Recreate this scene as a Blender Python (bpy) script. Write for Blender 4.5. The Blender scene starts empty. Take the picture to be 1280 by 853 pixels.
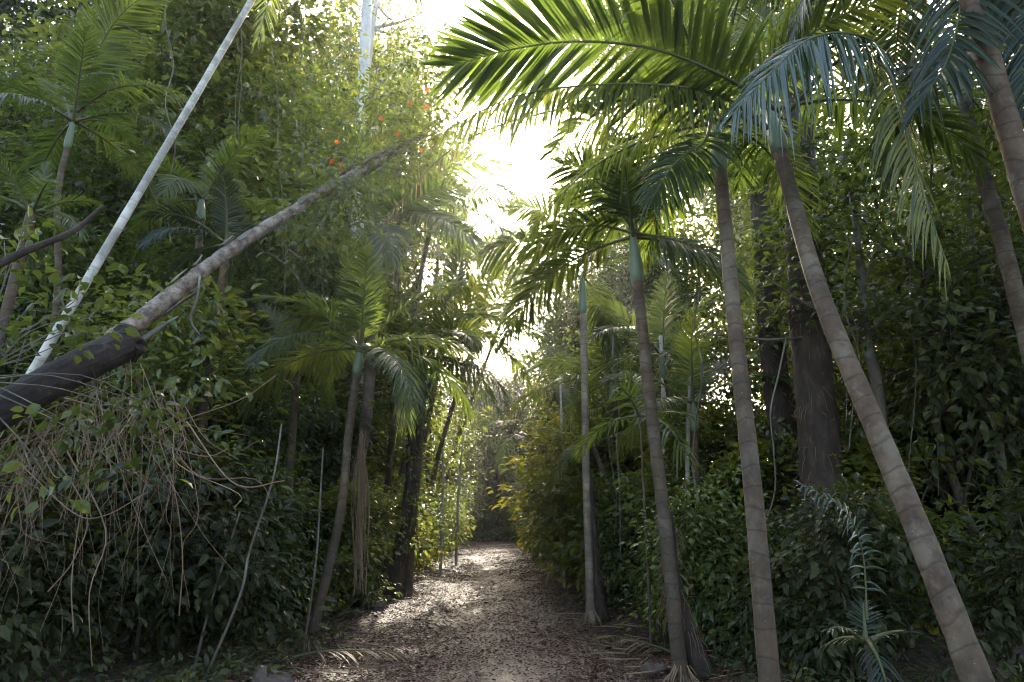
import bpy, math, random
import numpy as np

SC = bpy.context.scene
COL = SC.collection
R = math.radians
F = 853.3                      # focal length in pixels of a 1280-wide picture (24 mm on 36 mm)
PITCH = R(15.3)
CAMZ = 1.6
cp, sp = math.cos(PITCH), math.sin(PITCH)
UP = np.array([0.0, 0.0, 1.0])


# ------------------------------------------------------------------ measuring helpers
def P(px, py, Y):
    """World point seen at a place of the photograph when it stands Y metres ahead."""
    u, v = (px - 640) / F, (426.5 - py) / F
    dy, dz = cp - v * sp, sp + v * cp
    t = Y / dy
    return np.array([u * t, Y, CAMZ + dz * t])


def sstep(t):
    t = np.clip(t, 0, 1)
    return t * t * (3 - 2 * t)


def pathx(y):
    return -0.023 * np.asarray(y, float)


def hgt(x, y):
    x, y = np.asarray(x, float), np.asarray(y, float)
    d = np.abs(x - pathx(y))
    z = 0.72 * sstep((y - 6) / 36) - 2.6 * sstep((y - 46) / 25)
    side = sstep((d - 1.7) / 2.5)
    z = z + side * (0.16 + 0.09 * np.sin(x * 1.3 + y * 0.7) + 0.07 * np.sin(y * 1.9 - x * 0.8 + 1) + 0.04 * np.sin(x * 3.7 + 2) * np.sin(y * 3.1))
    z = z + 0.012 * np.sin(x * 5.1 + y * 2.3) * np.sin(y * 4.3 - x) - 0.03 * np.exp(-((d - 0.75) / 0.3) ** 2)
    z = z + 0.10 * np.exp(-((d - 2.1) / 0.55) ** 2) * (0.5 + 0.5 * np.sin(y * 1.1))
    return z


def gp(dx, Y):
    """Ground point dx metres beside the middle of the path."""
    x = float(pathx(Y)) + dx
    return np.array([x, Y, float(hgt(x, Y))])


def nrm(v):
    v = np.asarray(v, float)
    return v / np.maximum(np.linalg.norm(v, axis=-1, keepdims=True), 1e-9)


def spline(pts, n):
    p = np.asarray(pts, float)
    if len(p) == 2:
        t = np.linspace(0, 1, n)[:, None]
        return p[0] * (1 - t) + p[1] * t
    e = np.vstack([2 * p[0] - p[1], p, 2 * p[-1] - p[-2]])
    seg = len(p) - 1
    out = []
    for q in np.linspace(0, seg - 1e-6, n):
        i = int(q)
        t = q - i
        a, b, c, d = e[i], e[i + 1], e[i + 2], e[i + 3]
        out.append(0.5 * ((2 * b) + (c - a) * t + (2 * a - 5 * b + 4 * c - d) * t * t + (3 * b - a - 3 * c + d) * t ** 3))
    return np.array(out)


# ------------------------------------------------------------------ mesh collecting
class MB:
    def __init__(s):
        s.v, s.f4, s.f3, s.r, s.l, s.n = [], [], [], [], [], 0

    def add(s, v, f4=None, f3=None, rnd=0.5, ln=0.0):
        v = np.asarray(v, float).reshape(-1, 3)
        k = len(v)
        s.v.append(v)
        s.r.append(np.broadcast_to(np.asarray(rnd, float), (k,)))
        s.l.append(np.broadcast_to(np.asarray(ln, float), (k,)))
        if f4 is not None and len(f4):
            s.f4.append(np.asarray(f4, np.int64).reshape(-1, 4) + s.n)
        if f3 is not None and len(f3):
            s.f3.append(np.asarray(f3, np.int64).reshape(-1, 3) + s.n)
        s.n += k

    def mesh(s, name, mat, smooth=False, origin=None):
        v = np.vstack(s.v)
        if origin is not None:
            v = v - np.asarray(origin)
        f4 = np.vstack(s.f4) if s.f4 else np.zeros((0, 4), np.int64)
        f3 = np.vstack(s.f3) if s.f3 else np.zeros((0, 3), np.int64)
        me = bpy.data.meshes.new(name)
        me.vertices.add(len(v))
        me.vertices.foreach_set('co', v.astype(np.float32).ravel())
        idx = np.concatenate([f4.ravel(), f3.ravel()])
        tot = np.concatenate([np.full(len(f4), 4), np.full(len(f3), 3)])
        st = np.concatenate([[0], np.cumsum(tot)[:-1]])
        me.loops.add(len(idx))
        me.loops.foreach_set('vertex_index', idx.astype(np.int32))
        me.polygons.add(len(tot))
        me.polygons.foreach_set('loop_start', st.astype(np.int32))
        me.polygons.foreach_set('loop_total', tot.astype(np.int32))
        me.polygons.foreach_set('use_smooth', np.full(len(tot), smooth))
        a = me.attributes.new('rnd', 'FLOAT', 'POINT')
        a.data.foreach_set('value', np.concatenate(s.r).astype(np.float32))
        a = me.attributes.new('len', 'FLOAT', 'POINT')
        a.data.foreach_set('value', np.concatenate(s.l).astype(np.float32))
        me.update(calc_edges=True)
        me.materials.append(mat)
        return me

    def build(s, name, mat, parent=None, smooth=False, origin=None):
        o = bpy.data.objects.new(name, s.mesh(name, mat, smooth, origin))
        COL.objects.link(o)
        if parent is not None:
            o.parent = parent
        elif origin is not None:
            o.location = origin
        return o


def tube(mb, pts, rad, sides=10, rnd=0.5, l0=0.0, cap=True, rough=0.0, rs=None):
    pts = np.asarray(pts, float)
    k = len(pts)
    rad = np.broadcast_to(np.asarray(rad, float), (k,))
    tan = nrm(np.gradient(pts, axis=0))
    a = np.array([1.0, 0, 0]) if abs(tan[0][0]) < 0.8 else np.array([0, 1.0, 0])
    u = nrm(a - tan[0] * a.dot(tan[0]))
    ang = np.linspace(0, 2 * math.pi, sides, endpoint=False)
    vs, ln = [], []
    d = np.concatenate([[0], np.cumsum(np.linalg.norm(np.diff(pts, axis=0), axis=1))]) + l0
    for i in range(k):
        u = nrm(u - tan[i] * u.dot(tan[i]))
        w = np.cross(tan[i], u)
        rr = np.full(sides, rad[i])
        if rough:
            rr = rr * (1 + rough * (rs.random(sides) - 0.5))
        vs.append(pts[i] + (np.cos(ang) * rr)[:, None] * u + (np.sin(ang) * rr)[:, None] * w)
        ln.append(np.full(sides, d[i]))
    v = np.vstack(vs)
    q = []
    for i in range(k - 1):
        for j in range(sides):
            j2 = (j + 1) % sides
            q.append((i * sides + j, i * sides + j2, (i + 1) * sides + j2, (i + 1) * sides + j))
    t = []
    ln = np.concatenate(ln)
    if cap:
        v = np.vstack([v, pts[0], pts[-1]])
        ln = np.append(ln, [d[0], d[-1]])
        for j in range(sides):
            j2 = (j + 1) % sides
            t.append((k * sides, j2, j))
            t.append((k * sides + 1, (k - 1) * sides + j, (k - 1) * sides + j2))
    mb.add(v, q, t, rnd, ln)


def leaves(mb, pos, d, nor, L, W, rnd, fold=0.18, curl=0.2):
    """Folded leaf blades, one per row: five corners, two faces on either side of the midrib."""
    pos, d = np.asarray(pos, float), nrm(d)
    nor = nrm(nor - d * np.sum(nor * d, 1, keepdims=True))
    sd = np.cross(d, nor)
    L, W = np.broadcast_to(L, (len(pos),))[:, None], np.broadcast_to(W, (len(pos),))[:, None]
    n = len(pos)
    v = np.empty((n, 7, 3))
    v[:, 0] = pos
    v[:, 1] = pos + d * L * .5 - nor * L * (0.0)                     # midrib
    v[:, 2] = pos + d * L - nor * L * curl                           # tip
    v[:, 3] = pos + d * L * .28 + sd * W * .46 + nor * W * fold
    v[:, 4] = pos + d * L * .68 + sd * W * .40 + nor * (W * fold - L * curl * .4)
    v[:, 5] = pos + d * L * .28 - sd * W * .46 + nor * W * fold
    v[:, 6] = pos + d * L * .68 - sd * W * .40 + nor * (W * fold - L * curl * .4)
    b = (np.arange(n) * 7)[:, None]
    f4 = np.concatenate([b + np.array([[1, 4, 3, 0]]), b + np.array([[0, 5, 6, 1]])])
    f3 = np.concatenate([b + np.array([[1, 2, 4]]), b + np.array([[1, 6, 2]])])
    mb.add(v.reshape(-1, 3), f4, f3, np.repeat(np.broadcast_to(rnd, (n,)), 7))


# ------------------------------------------------------------------ tagging
def tag(o, label=None, cat=None, group=None, kind=None):
    if label:
        o['label'] = label
    if cat:
        o['category'] = cat
    if group:
        o['group'] = group
    if kind:
        o['kind'] = kind
    return o


def empty(name, loc, label, cat, group=None):
    o = bpy.data.objects.new(name, None)
    COL.objects.link(o)
    o.location = loc
    o.empty_display_size = 0.2
    return tag(o, label, cat, group)


def copy_tree(root, label, loc, rotz, scale, group=None, lean=(0, 0)):
    c = root.copy()
    COL.objects.link(c)
    c.location = loc
    c.rotation_euler = (lean[0], lean[1], rotz)
    c.scale = (scale, scale, scale) if np.isscalar(scale) else scale
    c['label'] = label
    if group:
        c['group'] = group
    for ch in root.children:
        k = ch.copy()
        COL.objects.link(k)
        k.parent = c
        for g in ch.children:
            m = g.copy()
            COL.objects.link(m)
            m.parent = k
    return c


# ------------------------------------------------------------------ materials
def newmat(name):
    m = bpy.data.materials.new(name)
    m.use_nodes = True
    nt = m.node_tree
    nt.nodes.clear()
    out = nt.nodes.new('ShaderNodeOutputMaterial')
    return m, nt, out


def nd(nt, typ, **kw):
    n = nt.nodes.new(typ)
    for k, v in kw.items():
        if k.startswith('i_'):
            n.inputs[k[2:].replace('_', ' ')].default_value = v
        else:
            setattr(n, k, v)
    return n


def ramp(nt, src, stops):
    r = nt.nodes.new('ShaderNodeValToRGB')
    el = r.color_ramp.elements
    while len(el) > 1:
        el.remove(el[-1])
    el[0].position = stops[0][0]
    el[0].color = (*stops[0][1], 1)
    for p, c in stops[1:]:
        e = el.new(p)
        e.color = (*c, 1)
    nt.links.new(src, r.inputs[0])
    return r.outputs[0]


def mixc(nt, fac, a, b, typ='MIX'):
    m = nt.nodes.new('ShaderNodeMix')
    m.data_type = 'RGBA'
    m.blend_type = typ
    L = nt.links
    for s, i in ((fac, 0), (a, 6), (b, 7)):
        if hasattr(s, 'is_linked') or hasattr(s, 'links'):
            L.new(s, m.inputs[i])
        else:
            m.inputs[i].default_value = s if i == 0 else (*s, 1)
    return m.outputs[2]


def math_n(nt, op, a, b=None):
    m = nt.nodes.new('ShaderNodeMath')
    m.operation = op
    for s, i in ((a, 0), (b, 1)):
        if s is None:
            continue
        if hasattr(s, 'links'):
            nt.links.new(s, m.inputs[i])
        else:
            m.inputs[i].default_value = s
    return m.outputs[0]


def leaf_mat(name, stops, tstops, tfac=0.4, rough=0.38, spec=0.5, patch=0.35):
    m, nt, out = newmat(name)
    at = nd(nt, 'ShaderNodeAttribute', attribute_name='rnd')
    oi = nd(nt, 'ShaderNodeObjectInfo')
    tc = nd(nt, 'ShaderNodeTexCoord')
    nz = nd(nt, 'ShaderNodeTexNoise', i_Scale=0.9, i_Detail=1.0)
    nt.links.new(tc.outputs['Object'], nz.inputs['Vector'])
    f = math_n(nt, 'ADD', math_n(nt, 'MULTIPLY', at.outputs['Fac'], 0.62),
               math_n(nt, 'MULTIPLY', math_n(nt, 'SUBTRACT', nz.outputs['Fac'], 0.5), patch * 2))
    f = math_n(nt, 'ADD', f, math_n(nt, 'MULTIPLY', math_n(nt, 'SUBTRACT', oi.outputs['Random'], 0.22), 0.55))
    c1 = ramp(nt, f, stops)
    c2 = ramp(nt, f, tstops)
    pb = nd(nt, 'ShaderNodeBsdfPrincipled')
    pb.inputs['Roughness'].default_value = rough
    pb.inputs['Specular IOR Level'].default_value = spec
    nt.links.new(c1, pb.inputs['Base Color'])
    tr = nd(nt, 'ShaderNodeBsdfTranslucent')
    nt.links.new(c2, tr.inputs['Color'])
    mx = nd(nt, 'ShaderNodeMixShader')
    mx.inputs[0].default_value = tfac
    nt.links.new(pb.outputs[0], mx.inputs[1])
    nt.links.new(tr.outputs[0], mx.inputs[2])
    nt.links.new(mx.outputs[0], out.inputs['Surface'])
    return m


def bark_mat(name, stops, scale=6.0, ring=0.0, ringcol=(.05, .04, .03), rough=0.8, stretch=0.25, bump=0.4, blotch=None):
    m, nt, out = newmat(name)
    L = nt.links
    tc = nd(nt, 'ShaderNodeTexCoord')
    mp = nd(nt, 'ShaderNodeMapping')
    mp.inputs['Scale'].default_value = (1, 1, stretch)
    L.new(tc.outputs['Object'], mp.inputs['Vector'])
    nz = nd(nt, 'ShaderNodeTexNoise', i_Scale=scale, i_Detail=6.0, i_Roughness=0.65)
    L.new(mp.outputs[0], nz.inputs['Vector'])
    n2 = nd(nt, 'ShaderNodeTexNoise', i_Scale=scale * 6, i_Detail=4.0, i_Roughness=0.7)
    L.new(mp.outputs[0], n2.inputs['Vector'])
    f = math_n(nt, 'ADD', math_n(nt, 'MULTIPLY', nz.outputs['Fac'], 0.75), math_n(nt, 'MULTIPLY', n2.outputs['Fac'], 0.25))
    col = ramp(nt, f, stops)
    h = f
    if blotch:
        n3 = nd(nt, 'ShaderNodeTexNoise', i_Scale=2.3, i_Detail=5.0, i_Roughness=0.7)
        L.new(tc.outputs['Object'], n3.inputs['Vector'])
        k = ramp(nt, n3.outputs['Fac'], [(0.50, (0, 0, 0)), (0.60, (.75, .75, .75))])
        col = mixc(nt, k, col, blotch)
    if ring:
        n5 = nd(nt, 'ShaderNodeTexNoise', i_Scale=1.2, i_Detail=7.0, i_Roughness=.75)
        mp2 = nd(nt, 'ShaderNodeMapping')
        mp2.inputs['Location'].default_value = (7.3, 2.1, 4.4)
        L.new(tc.outputs['Object'], mp2.inputs['Vector'])
        L.new(mp2.outputs[0], n5.inputs['Vector'])
        k5 = ramp(nt, n5.outputs['Fac'], [(.46, (0, 0, 0)), (.58, (.7, .7, .7)), (.75, (.9, .9, .9))])
        col = mixc(nt, k5, col, mixc(nt, .72, col, (.035, .034, .022)))
        n6 = nd(nt, 'ShaderNodeTexNoise', i_Scale=26.0, i_Detail=3.0, i_Roughness=.6)
        L.new(mp2.outputs[0], n6.inputs['Vector'])
        k6 = ramp(nt, n6.outputs['Fac'], [(.67, (0, 0, 0)), (.74, (.40, .40, .40))])
        col = mixc(nt, k6, col, (.36, .34, .28))
        at = nd(nt, 'ShaderNodeAttribute', attribute_name='len')
        n4 = nd(nt, 'ShaderNodeTexNoise', i_Scale=1.7, i_Detail=2.0)
        L.new(tc.outputs['Object'], n4.inputs['Vector'])
        q = math_n(nt, 'ADD', math_n(nt, 'DIVIDE', at.outputs['Fac'], ring), math_n(nt, 'MULTIPLY', n4.outputs['Fac'], 2.6))
        fr = math_n(nt, 'FRACT', q)
        k = ramp(nt, fr, [(0.0, (1, 1, 1)), (0.05, (.8, .8, .8)), (0.12, (0, 0, 0)), (0.96, (0, 0, 0)), (1.0, (1, 1, 1))])
        col = mixc(nt, k, col, mixc(nt, 0.5, col, ringcol))
        h = math_n(nt, 'SUBTRACT', f, math_n(nt, 'MULTIPLY', k, 0.5))
    bp = nd(nt, 'ShaderNodeBump', i_Strength=bump, i_Distance=0.02)
    L.new(h, bp.inputs['Height'])
    pb = nd(nt, 'ShaderNodeBsdfPrincipled')
    pb.inputs['Roughness'].default_value = rough
    pb.inputs['Specular IOR Level'].default_value = 0.3
    L.new(col, pb.inputs['Base Color'])
    L.new(bp.outputs[0], pb.inputs['Normal'])
    L.new(pb.outputs[0], out.inputs['Surface'])
    return m


G_D, G_M, G_L = (.016, .025, .008), (.052, .068, .018), (.095, .115, .03)
M = {}
M['leaf'] = leaf_mat('broad_leaf', [(0, G_D), (.5, G_M), (1, G_L)], [(0, (.05, .075, .010)), (.5, (.13, .18, .024)), (1, (.30, .33, .045))], .44, .36, .5, .5)
M['leaf_bush'] = leaf_mat('bush_leaf', [(0, (.022, .036, .012)), (.5, (.078, .108, .030)), (1, (.15, .175, .05))], [(0, (.07, .11, .015)), (.5, (.17, .23, .03)), (1, (.38, .38, .05))], .40, .27, .65, .45)
M['leaf_dark'] = leaf_mat('dark_glossy_leaf', [(0, (.016, .020, .008)), (.6, (.044, .054, .018)), (1, (.085, .092, .032))], [(0, (.06, .08, .012)), (1, (.17, .18, .02))], .3, .48, .28)
M['leaf_gold'] = leaf_mat('yellow_green_leaf', [(0, (.04, .062, .012)), (.5, (.095, .125, .02)), (1, (.17, .18, .032))], [(0, (.18, .22, .02)), (.6, (.36, .36, .03)), (1, (.55, .46, .05))], .48, .42, .45)
M['frond'] = leaf_mat('palm_leaflet', [(0, (.022, .040, .014)), (.5, (.042, .066, .020)), (1, (.075, .10, .028))], [(0, (.085, .135, .018)), (.6, (.175, .235, .028)), (1, (.34, .35, .05))], .52, .34, .6, .2)
M['frond_gloss'] = leaf_mat('glossy_palm_leaflet', [(0, (.022, .045, .022)), (1, (.06, .09, .04))], [(0, (.06, .09, .02)), (1, (.12, .15, .03))], .18, .22, .9, .2)
M['frond_deep'] = leaf_mat('deep_green_palm_leaflet', [(0, (.018, .034, .014)), (1, (.055, .085, .030))], [(0, (.06, .10, .016)), (1, (.20, .25, .035))], .36, .32, .6, .2)  # dark green, deepened so the backlit crowns read as silhouettes
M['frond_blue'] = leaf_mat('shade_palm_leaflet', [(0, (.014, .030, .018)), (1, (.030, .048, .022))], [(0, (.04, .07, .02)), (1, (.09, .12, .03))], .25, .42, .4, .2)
M['frond_dry'] = leaf_mat('dry_leaflet', [(0, (.10, .075, .045)), (1, (.26, .20, .12))], [(0, (.16, .12, .05)), (1, (.3, .22, .1))], .3, .55, .3, .2)
M['flower'] = leaf_mat('orange_petal', [(0, (.55, .08, .012)), (1, (.75, .18, .02))], [(0, (.7, .12, .02)), (1, (.85, .25, .03))], .4, .5, .3)
M['midrib'] = bark_mat('frond_midrib', [(0, (.05, .06, .02)), (1, (.12, .12, .05))], 8, rough=.45)
M['shaft'] = bark_mat('crownshaft', [(.2, (.10, .14, .075)), (.5, (.16, .20, .12)), (.8, (.24, .26, .18))], 3, rough=.4, stretch=.1, bump=.1)
M['palm'] = bark_mat('palm_bark', [(.25, (.036, .022, .014)), (.5, (.100, .064, .038)), (.75, (.19, .130, .080))], 5, ring=.17, ringcol=(.035, .024, .017), stretch=.6, bump=.25, blotch=(.17, .135, .09))
M['palm_tan'] = bark_mat('tan_palm_bark', [(.25, (.15, .105, .07)), (.5, (.30, .225, .155)), (.75, (.43, .345, .25))], 5, ring=.15, ringcol=(.08, .06, .045), stretch=.5, bump=.2)
M['palm_pale'] = bark_mat('pale_palm_bark', [(.25, (.36, .33, .26)), (.5, (.56, .52, .43)), (.75, (.70, .66, .56))], 5, ring=.16, ringcol=(.22, .20, .15), stretch=.5, bump=.15)
M['dark_bark'] = bark_mat('dark_bark', [(.25, (.014, .010, .007)), (.5, (.045, .031, .022)), (.75, (.11, .080, .058))], 9, stretch=.35, bump=1.0)
M['bark'] = bark_mat('brown_bark', [(.2, (.04, .03, .022)), (.5, (.11, .088, .066)), (.8, (.21, .175, .135))], 7, stretch=.25, bump=.5, blotch=(.20, .20, .16))
M['white_bark'] = bark_mat('white_bark', [(.2, (.24, .22, .18)), (.5, (.48, .46, .41)), (.8, (.66, .64, .58))], 4, stretch=.4, bump=.25)
M['log'] = bark_mat('weathered_log', [(.30, (.03, .022, .016)), (.45, (.12, .088, .062)), (.56, (.25, .20, .15)), (.78, (.42, .36, .29))], 8, stretch=1.0, bump=1.0)
M['log_dark'] = bark_mat('dark_log_bark', [(.25, (.008, .006, .005)), (.5, (.024, .017, .013)), (.75, (.065, .049, .037))], 9, stretch=.6, bump=1.0)
M['vine'] = bark_mat('dry_vine', [(.2, (.09, .056, .032)), (.7, (.28, .19, .11))], 9, rough=.7)
M['stone'] = bark_mat('path_stone', [(.2, (.05, .036, .027)), (.7, (.13, .10, .08))], 6, stretch=1, bump=.6)


def litter_mat():
    m, nt, out = newmat('fallen_leaf')
    at = nd(nt, 'ShaderNodeAttribute', attribute_name='rnd')
    c = ramp(nt, at.outputs['Fac'], [(0, (.028, .012, .007)), (.35, (.072, .031, .018)), (.65, (.125, .064, .038)), (.88, (.20, .125, .082)), (1, (.29, .21, .15))])
    pb = nd(nt, 'ShaderNodeBsdfPrincipled')
    pb.inputs['Roughness'].default_value = .6
    pb.inputs['Specular IOR Level'].default_value = .3
    nt.links.new(c, pb.inputs['Base Color'])
    nt.links.new(pb.outputs[0], out.inputs['Surface'])
    return m


def ground_mat(name, stops, sc):
    m, nt, out = newmat(name)
    L = nt.links
    tc = nd(nt, 'ShaderNodeTexCoord')
    vo = nd(nt, 'ShaderNodeTexVoronoi', i_Scale=sc)
    L.new(tc.outputs['Object'], vo.inputs['Vector'])
    nz = nd(nt, 'ShaderNodeTexNoise', i_Scale=1.1, i_Detail=6.0, i_Roughness=.7)
    L.new(tc.outputs['Object'], nz.inputs['Vector'])
    sep = nd(nt, 'ShaderNodeSeparateColor')
    L.new(vo.outputs['Color'], sep.inputs[0])
    f = math_n(nt, 'ADD', math_n(nt, 'MULTIPLY', sep.outputs[0], .55), math_n(nt, 'MULTIPLY', nz.outputs['Fac'], .5))
    c = ramp(nt, f, stops)
    bp = nd(nt, 'ShaderNodeBump', i_Strength=.6, i_Distance=.02)
    L.new(vo.outputs['Distance'], bp.inputs['Height'])
    pb = nd(nt, 'ShaderNodeBsdfPrincipled')
    pb.inputs['Roughness'].default_value = .75
    L.new(c, pb.inputs['Base Color'])
    L.new(bp.outputs[0], pb.inputs['Normal'])
    L.new(pb.outputs[0], out.inputs['Surface'])
    return m


M['litter'] = litter_mat()
M['soil'] = ground_mat('forest_soil', [(.1, (.022, .014, .010)), (.5, (.06, .036, .025)), (.9, (.13, .085, .06))], 16)
M['gravel'] = ground_mat('path_gravel', [(.1, (.040, .029, .020)), (.5, (.085, .064, .046)), (.9, (.165, .132, .102))], 34)

# ------------------------------------------------------------------ ground, path
def sheet(name, xs_fn, ys, mat, dz):
    mb = MB()
    rows = []
    for y in ys:
        xs = xs_fn(y)
        rows.append(np.stack([xs, np.full(len(xs), y), hgt(xs, y) + dz(xs, y)], 1))
    k = len(rows[0])
    v = np.vstack(rows)
    i, j = np.meshgrid(np.arange(len(ys) - 1), np.arange(k - 1), indexing='ij')
    a = (i * k + j).ravel()
    mb.add(v, np.stack([a, a + 1, a + k + 1, a + k], 1))
    o = mb.build(name, mat, smooth=True)
    return tag(o, kind='structure')


ys = np.concatenate([np.arange(-30, 3, 3.0), np.arange(3, 30, .25), np.arange(30, 80, .8), np.arange(80, 260, 12.0)])
gx = np.concatenate([np.arange(-160, -14, 8.0), np.arange(-14, 14.01, .25), np.arange(22, 161, 8.0)])
ground = sheet('ground', lambda y: gx, ys, M['soil'],
               lambda x, y: -0.05 * sstep((2.1 - np.abs(x - pathx(y))) / .5))
px_ = np.linspace(-1.75, 1.75, 29)
path = sheet('path', lambda y: pathx(y) + px_ * (1 + .06 * math.sin(y * .9)), ys[(ys < 62)], M['gravel'],
             lambda x, y: 0.006 - 0.06 * sstep((np.abs(x - pathx(y)) - 1.45) / .3))
tag(ground, 'brown forest floor of soil under the trees beside the path')
tag(path, 'gravel walking path covered in brown leaves running into the forest')


def make_litter():
    rs = np.random.default_rng(5)
    n = 165000
    y = 4.2 * np.exp(rs.random(n) * math.log(50 / 4.2))
    d = rs.normal(0, 1.9, n)
    keep = (np.abs(d) < 5.5) & (rs.random(n) < np.where(np.abs(d) < .8, .66, 1.0))
    y, d = y[keep], d[keep]
    pat = np.sin(y * .9 + d * 1.7) * np.sin(d * 2.3 - y * .37 + 1.2) + .5 * np.sin(y * 2.1 - d * 3.1)
    k2 = rs.random(len(y)) < np.clip(.8 + .45 * pat + .25 * (np.abs(d) > 1.1), .18, 1)
    y, d = y[k2], d[k2]
    x = pathx(y) + d
    n = len(x)
    z = hgt(x, y) + .012 + .012 * rs.random(n)
    az = rs.random(n) * 2 * math.pi
    dr = np.stack([np.cos(az), np.sin(az), rs.normal(0, .16, n)], 1)
    no = np.stack([rs.normal(0, .28, n), rs.normal(0, .28, n), np.ones(n)], 1)
    L = rs.uniform(.018, .054, n) * (1 + .25 * (y > 20)) * np.where(rs.random(n) < .012, rs.uniform(1.6, 3.0, n), 1)
    far = np.abs(d)
    rnd = np.clip(rs.beta(1.6, 1.9, n) + .18 * np.exp(-(far / .9) ** 2) - .08, 0, 1)
    mb = MB()
    leaves(mb, np.stack([x, y, z], 1), dr, no, L, L * rs.uniform(.4, .65, n), rnd, fold=.25, curl=-.10)
    o = mb.build('leaf_litter', M['litter'])
    tag(o, 'dry brown fallen leaves scattered over the path and its edges', 'fallen leaves', kind='stuff')


make_litter()


# ------------------------------------------------------------------ palm fronds
def arc_pts(p0, d0, L, droop, n=22):
    pts = [np.array(p0, float)]
    d = nrm(d0)
    ds = L / (n - 1)
    for i in range(n - 1):
        s = i / (n - 1)
        d = nrm(d + np.array([0, 0, -1.0]) * droop * ds / L * (.35 + 1.5 * s))
        pts.append(pts[-1] + d * ds)
    return np.array(pts)


def frond(parent, origin, pts, ll, n=46, roll=0.0, vee=.18, hang=.25, width=None, seed=0, mat='frond', up=None, rib=True, rr=.016, s0=.14, name='frond', gaps=0.09, tips=1.0):
    rs = np.random.default_rng(seed)
    pts = spline(pts, 26) if len(pts) < 12 else np.asarray(pts, float)
    k = len(pts)
    tan = nrm(np.gradient(pts, axis=0))
    S = np.linspace(s0, 1, n)
    s = np.concatenate([S, S + .004])
    sg = np.concatenate([np.ones(n), -np.ones(n)])
    keep = rs.random(2 * n) > gaps
    s, sg = np.clip(s[keep], 0, 1), sg[keep]
    m = len(s)
    q = s * (k - 1)
    i0 = np.minimum(q.astype(int), k - 2)
    fr = (q - i0)[:, None]
    pos = pts[i0] * (1 - fr) + pts[i0 + 1] * fr
    t = nrm(tan[i0] * (1 - fr) + tan[i0 + 1] * fr)
    u = UP if up is None else nrm(up)
    b = np.cross(t, u)
    bl = np.linalg.norm(b, axis=1, keepdims=True)
    alt = np.cross(t, np.array([0.3, 1.0, 0.1]))
    b = nrm(np.where(bl < .12, alt, b))
    nn = np.cross(b, t)
    rl = roll * (.4 + .6 * s)[:, None]
    b, nn = b * np.cos(rl) + nn * np.sin(rl), nn * np.cos(rl) - b * np.sin(rl)
    a = np.interp(s, [0, .3, .7, 1], [R(8), R(28), R(48), R(70)]) + rs.normal(0, R(3.2), m)
    ve = vee + rs.normal(0, .10, m)
    d = nrm((sg * np.cos(a))[:, None] * b + np.sin(a)[:, None] * t + np.sin(ve)[:, None] * nn)
    Lf = ll * np.interp(s, [0, .12, .3, .6, .85, 1], [.5, .7, 1, .96, .66, .38]) * rs.uniform(.88, 1.08, m)
    Lf = Lf * np.where(rs.random(m) < .05, .6, 1) * tips
    w = (width or ll * .070) * np.interp(s, [0, .3, .7, 1], [.8, 1, .9, .55])
    wd = nrm(t - d * np.sum(t * d, 1, keepdims=True))
    wn = np.cross(d, wd)
    tw = rs.normal(0, .25, m)[:, None]
    wd, wn = wd * np.cos(tw) + wn * np.sin(tw), wn * np.cos(tw) - wd * np.sin(tw)
    U = np.array([0, .22, .5, .78, 1.0])
    WP = np.array([.45, .95, 1.0, .62, .04])
    hg = hang * rs.uniform(.6, 1.5, m) + np.where(rs.random(m) < .05, rs.uniform(.2, .9, m), 0)
    ctr = pos[:, None] + d[:, None] * (Lf[:, None] * U)[:, :, None]
    ctr[:, :, 2] -= (hg * Lf)[:, None] * U[None] ** 2.2
    half = (w[:, None] * WP[None] * .5)[:, :, None]
    fold = (w[:, None] * WP[None] * .16)[:, :, None] * wn[:, None]
    v = np.empty((m, 5, 3, 3))
    v[:, :, 0] = ctr - wd[:, None] * half - fold
    v[:, :, 1] = ctr
    v[:, :, 2] = ctr + wd[:, None] * half - fold
    base = (np.arange(m) * 15)[:, None]
    fs = []
    for c in range(4):
        for e in range(2):
            fs.append(base + np.array([[c * 3 + e, c * 3 + e + 1, c * 3 + 3 + e + 1, c * 3 + 3 + e]]))
    mb = MB()
    mb.add(v.reshape(-1, 3), np.concatenate(fs), None, np.repeat(np.clip(rs.beta(2, 2.4, m) + rs.normal(0, .05), 0, 1), 15))
    rad = rr * np.interp(np.linspace(0, 1, k), [0, .1, .4, 1], [1.7, 1.2, .8, .18])
    if not rib:
        tube(mb, pts[::2], rad[::2], 4, .3, cap=False)
    o = mb.build(name, M[mat], parent, origin=origin)
    if rib:
        mr = MB()
        tube(mr, pts, rad, 6, .5, cap=False)
        mr.build('midrib', M['midrib'], o, smooth=True, origin=origin)
    return o


def radial(top, axis, nf, fl, ll, seed, ehi=78, elo=-8, n=46, width=None, rib=True, az0=None, skip=()):
    rs = np.random.default_rng(seed)
    axis = nrm(axis)
    az = rs.random() * 6.28 if az0 is None else az0
    out = []
    for i in range(nf):
        f = i / max(1, nf - 1)
        el = R(ehi + (elo - ehi) * f ** .85 + rs.normal(0, 5))
        a = az + i * 2.39996 + rs.normal(0, .15)
        d = np.array([math.cos(el) * math.cos(a), math.cos(el) * math.sin(a), math.sin(el)]) + (axis - UP) * .5
        L = fl * (.82 + .25 * f ** .5) * rs.uniform(.9, 1.08)
        pts = arc_pts(top + np.array([math.cos(a), math.sin(a), 0]) * .04, d, L, .85 + .55 * f + rs.normal(0, .12))
        out.append((pts, dict(ll=ll * rs.uniform(.92, 1.06), n=n, roll=rs.normal(0, .35), vee=.22 - .2 * f, hang=.08 + .24 * f + rs.random() * .1,
                              width=width, seed=seed * 100 + i, rib=rib)))
    return out


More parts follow.
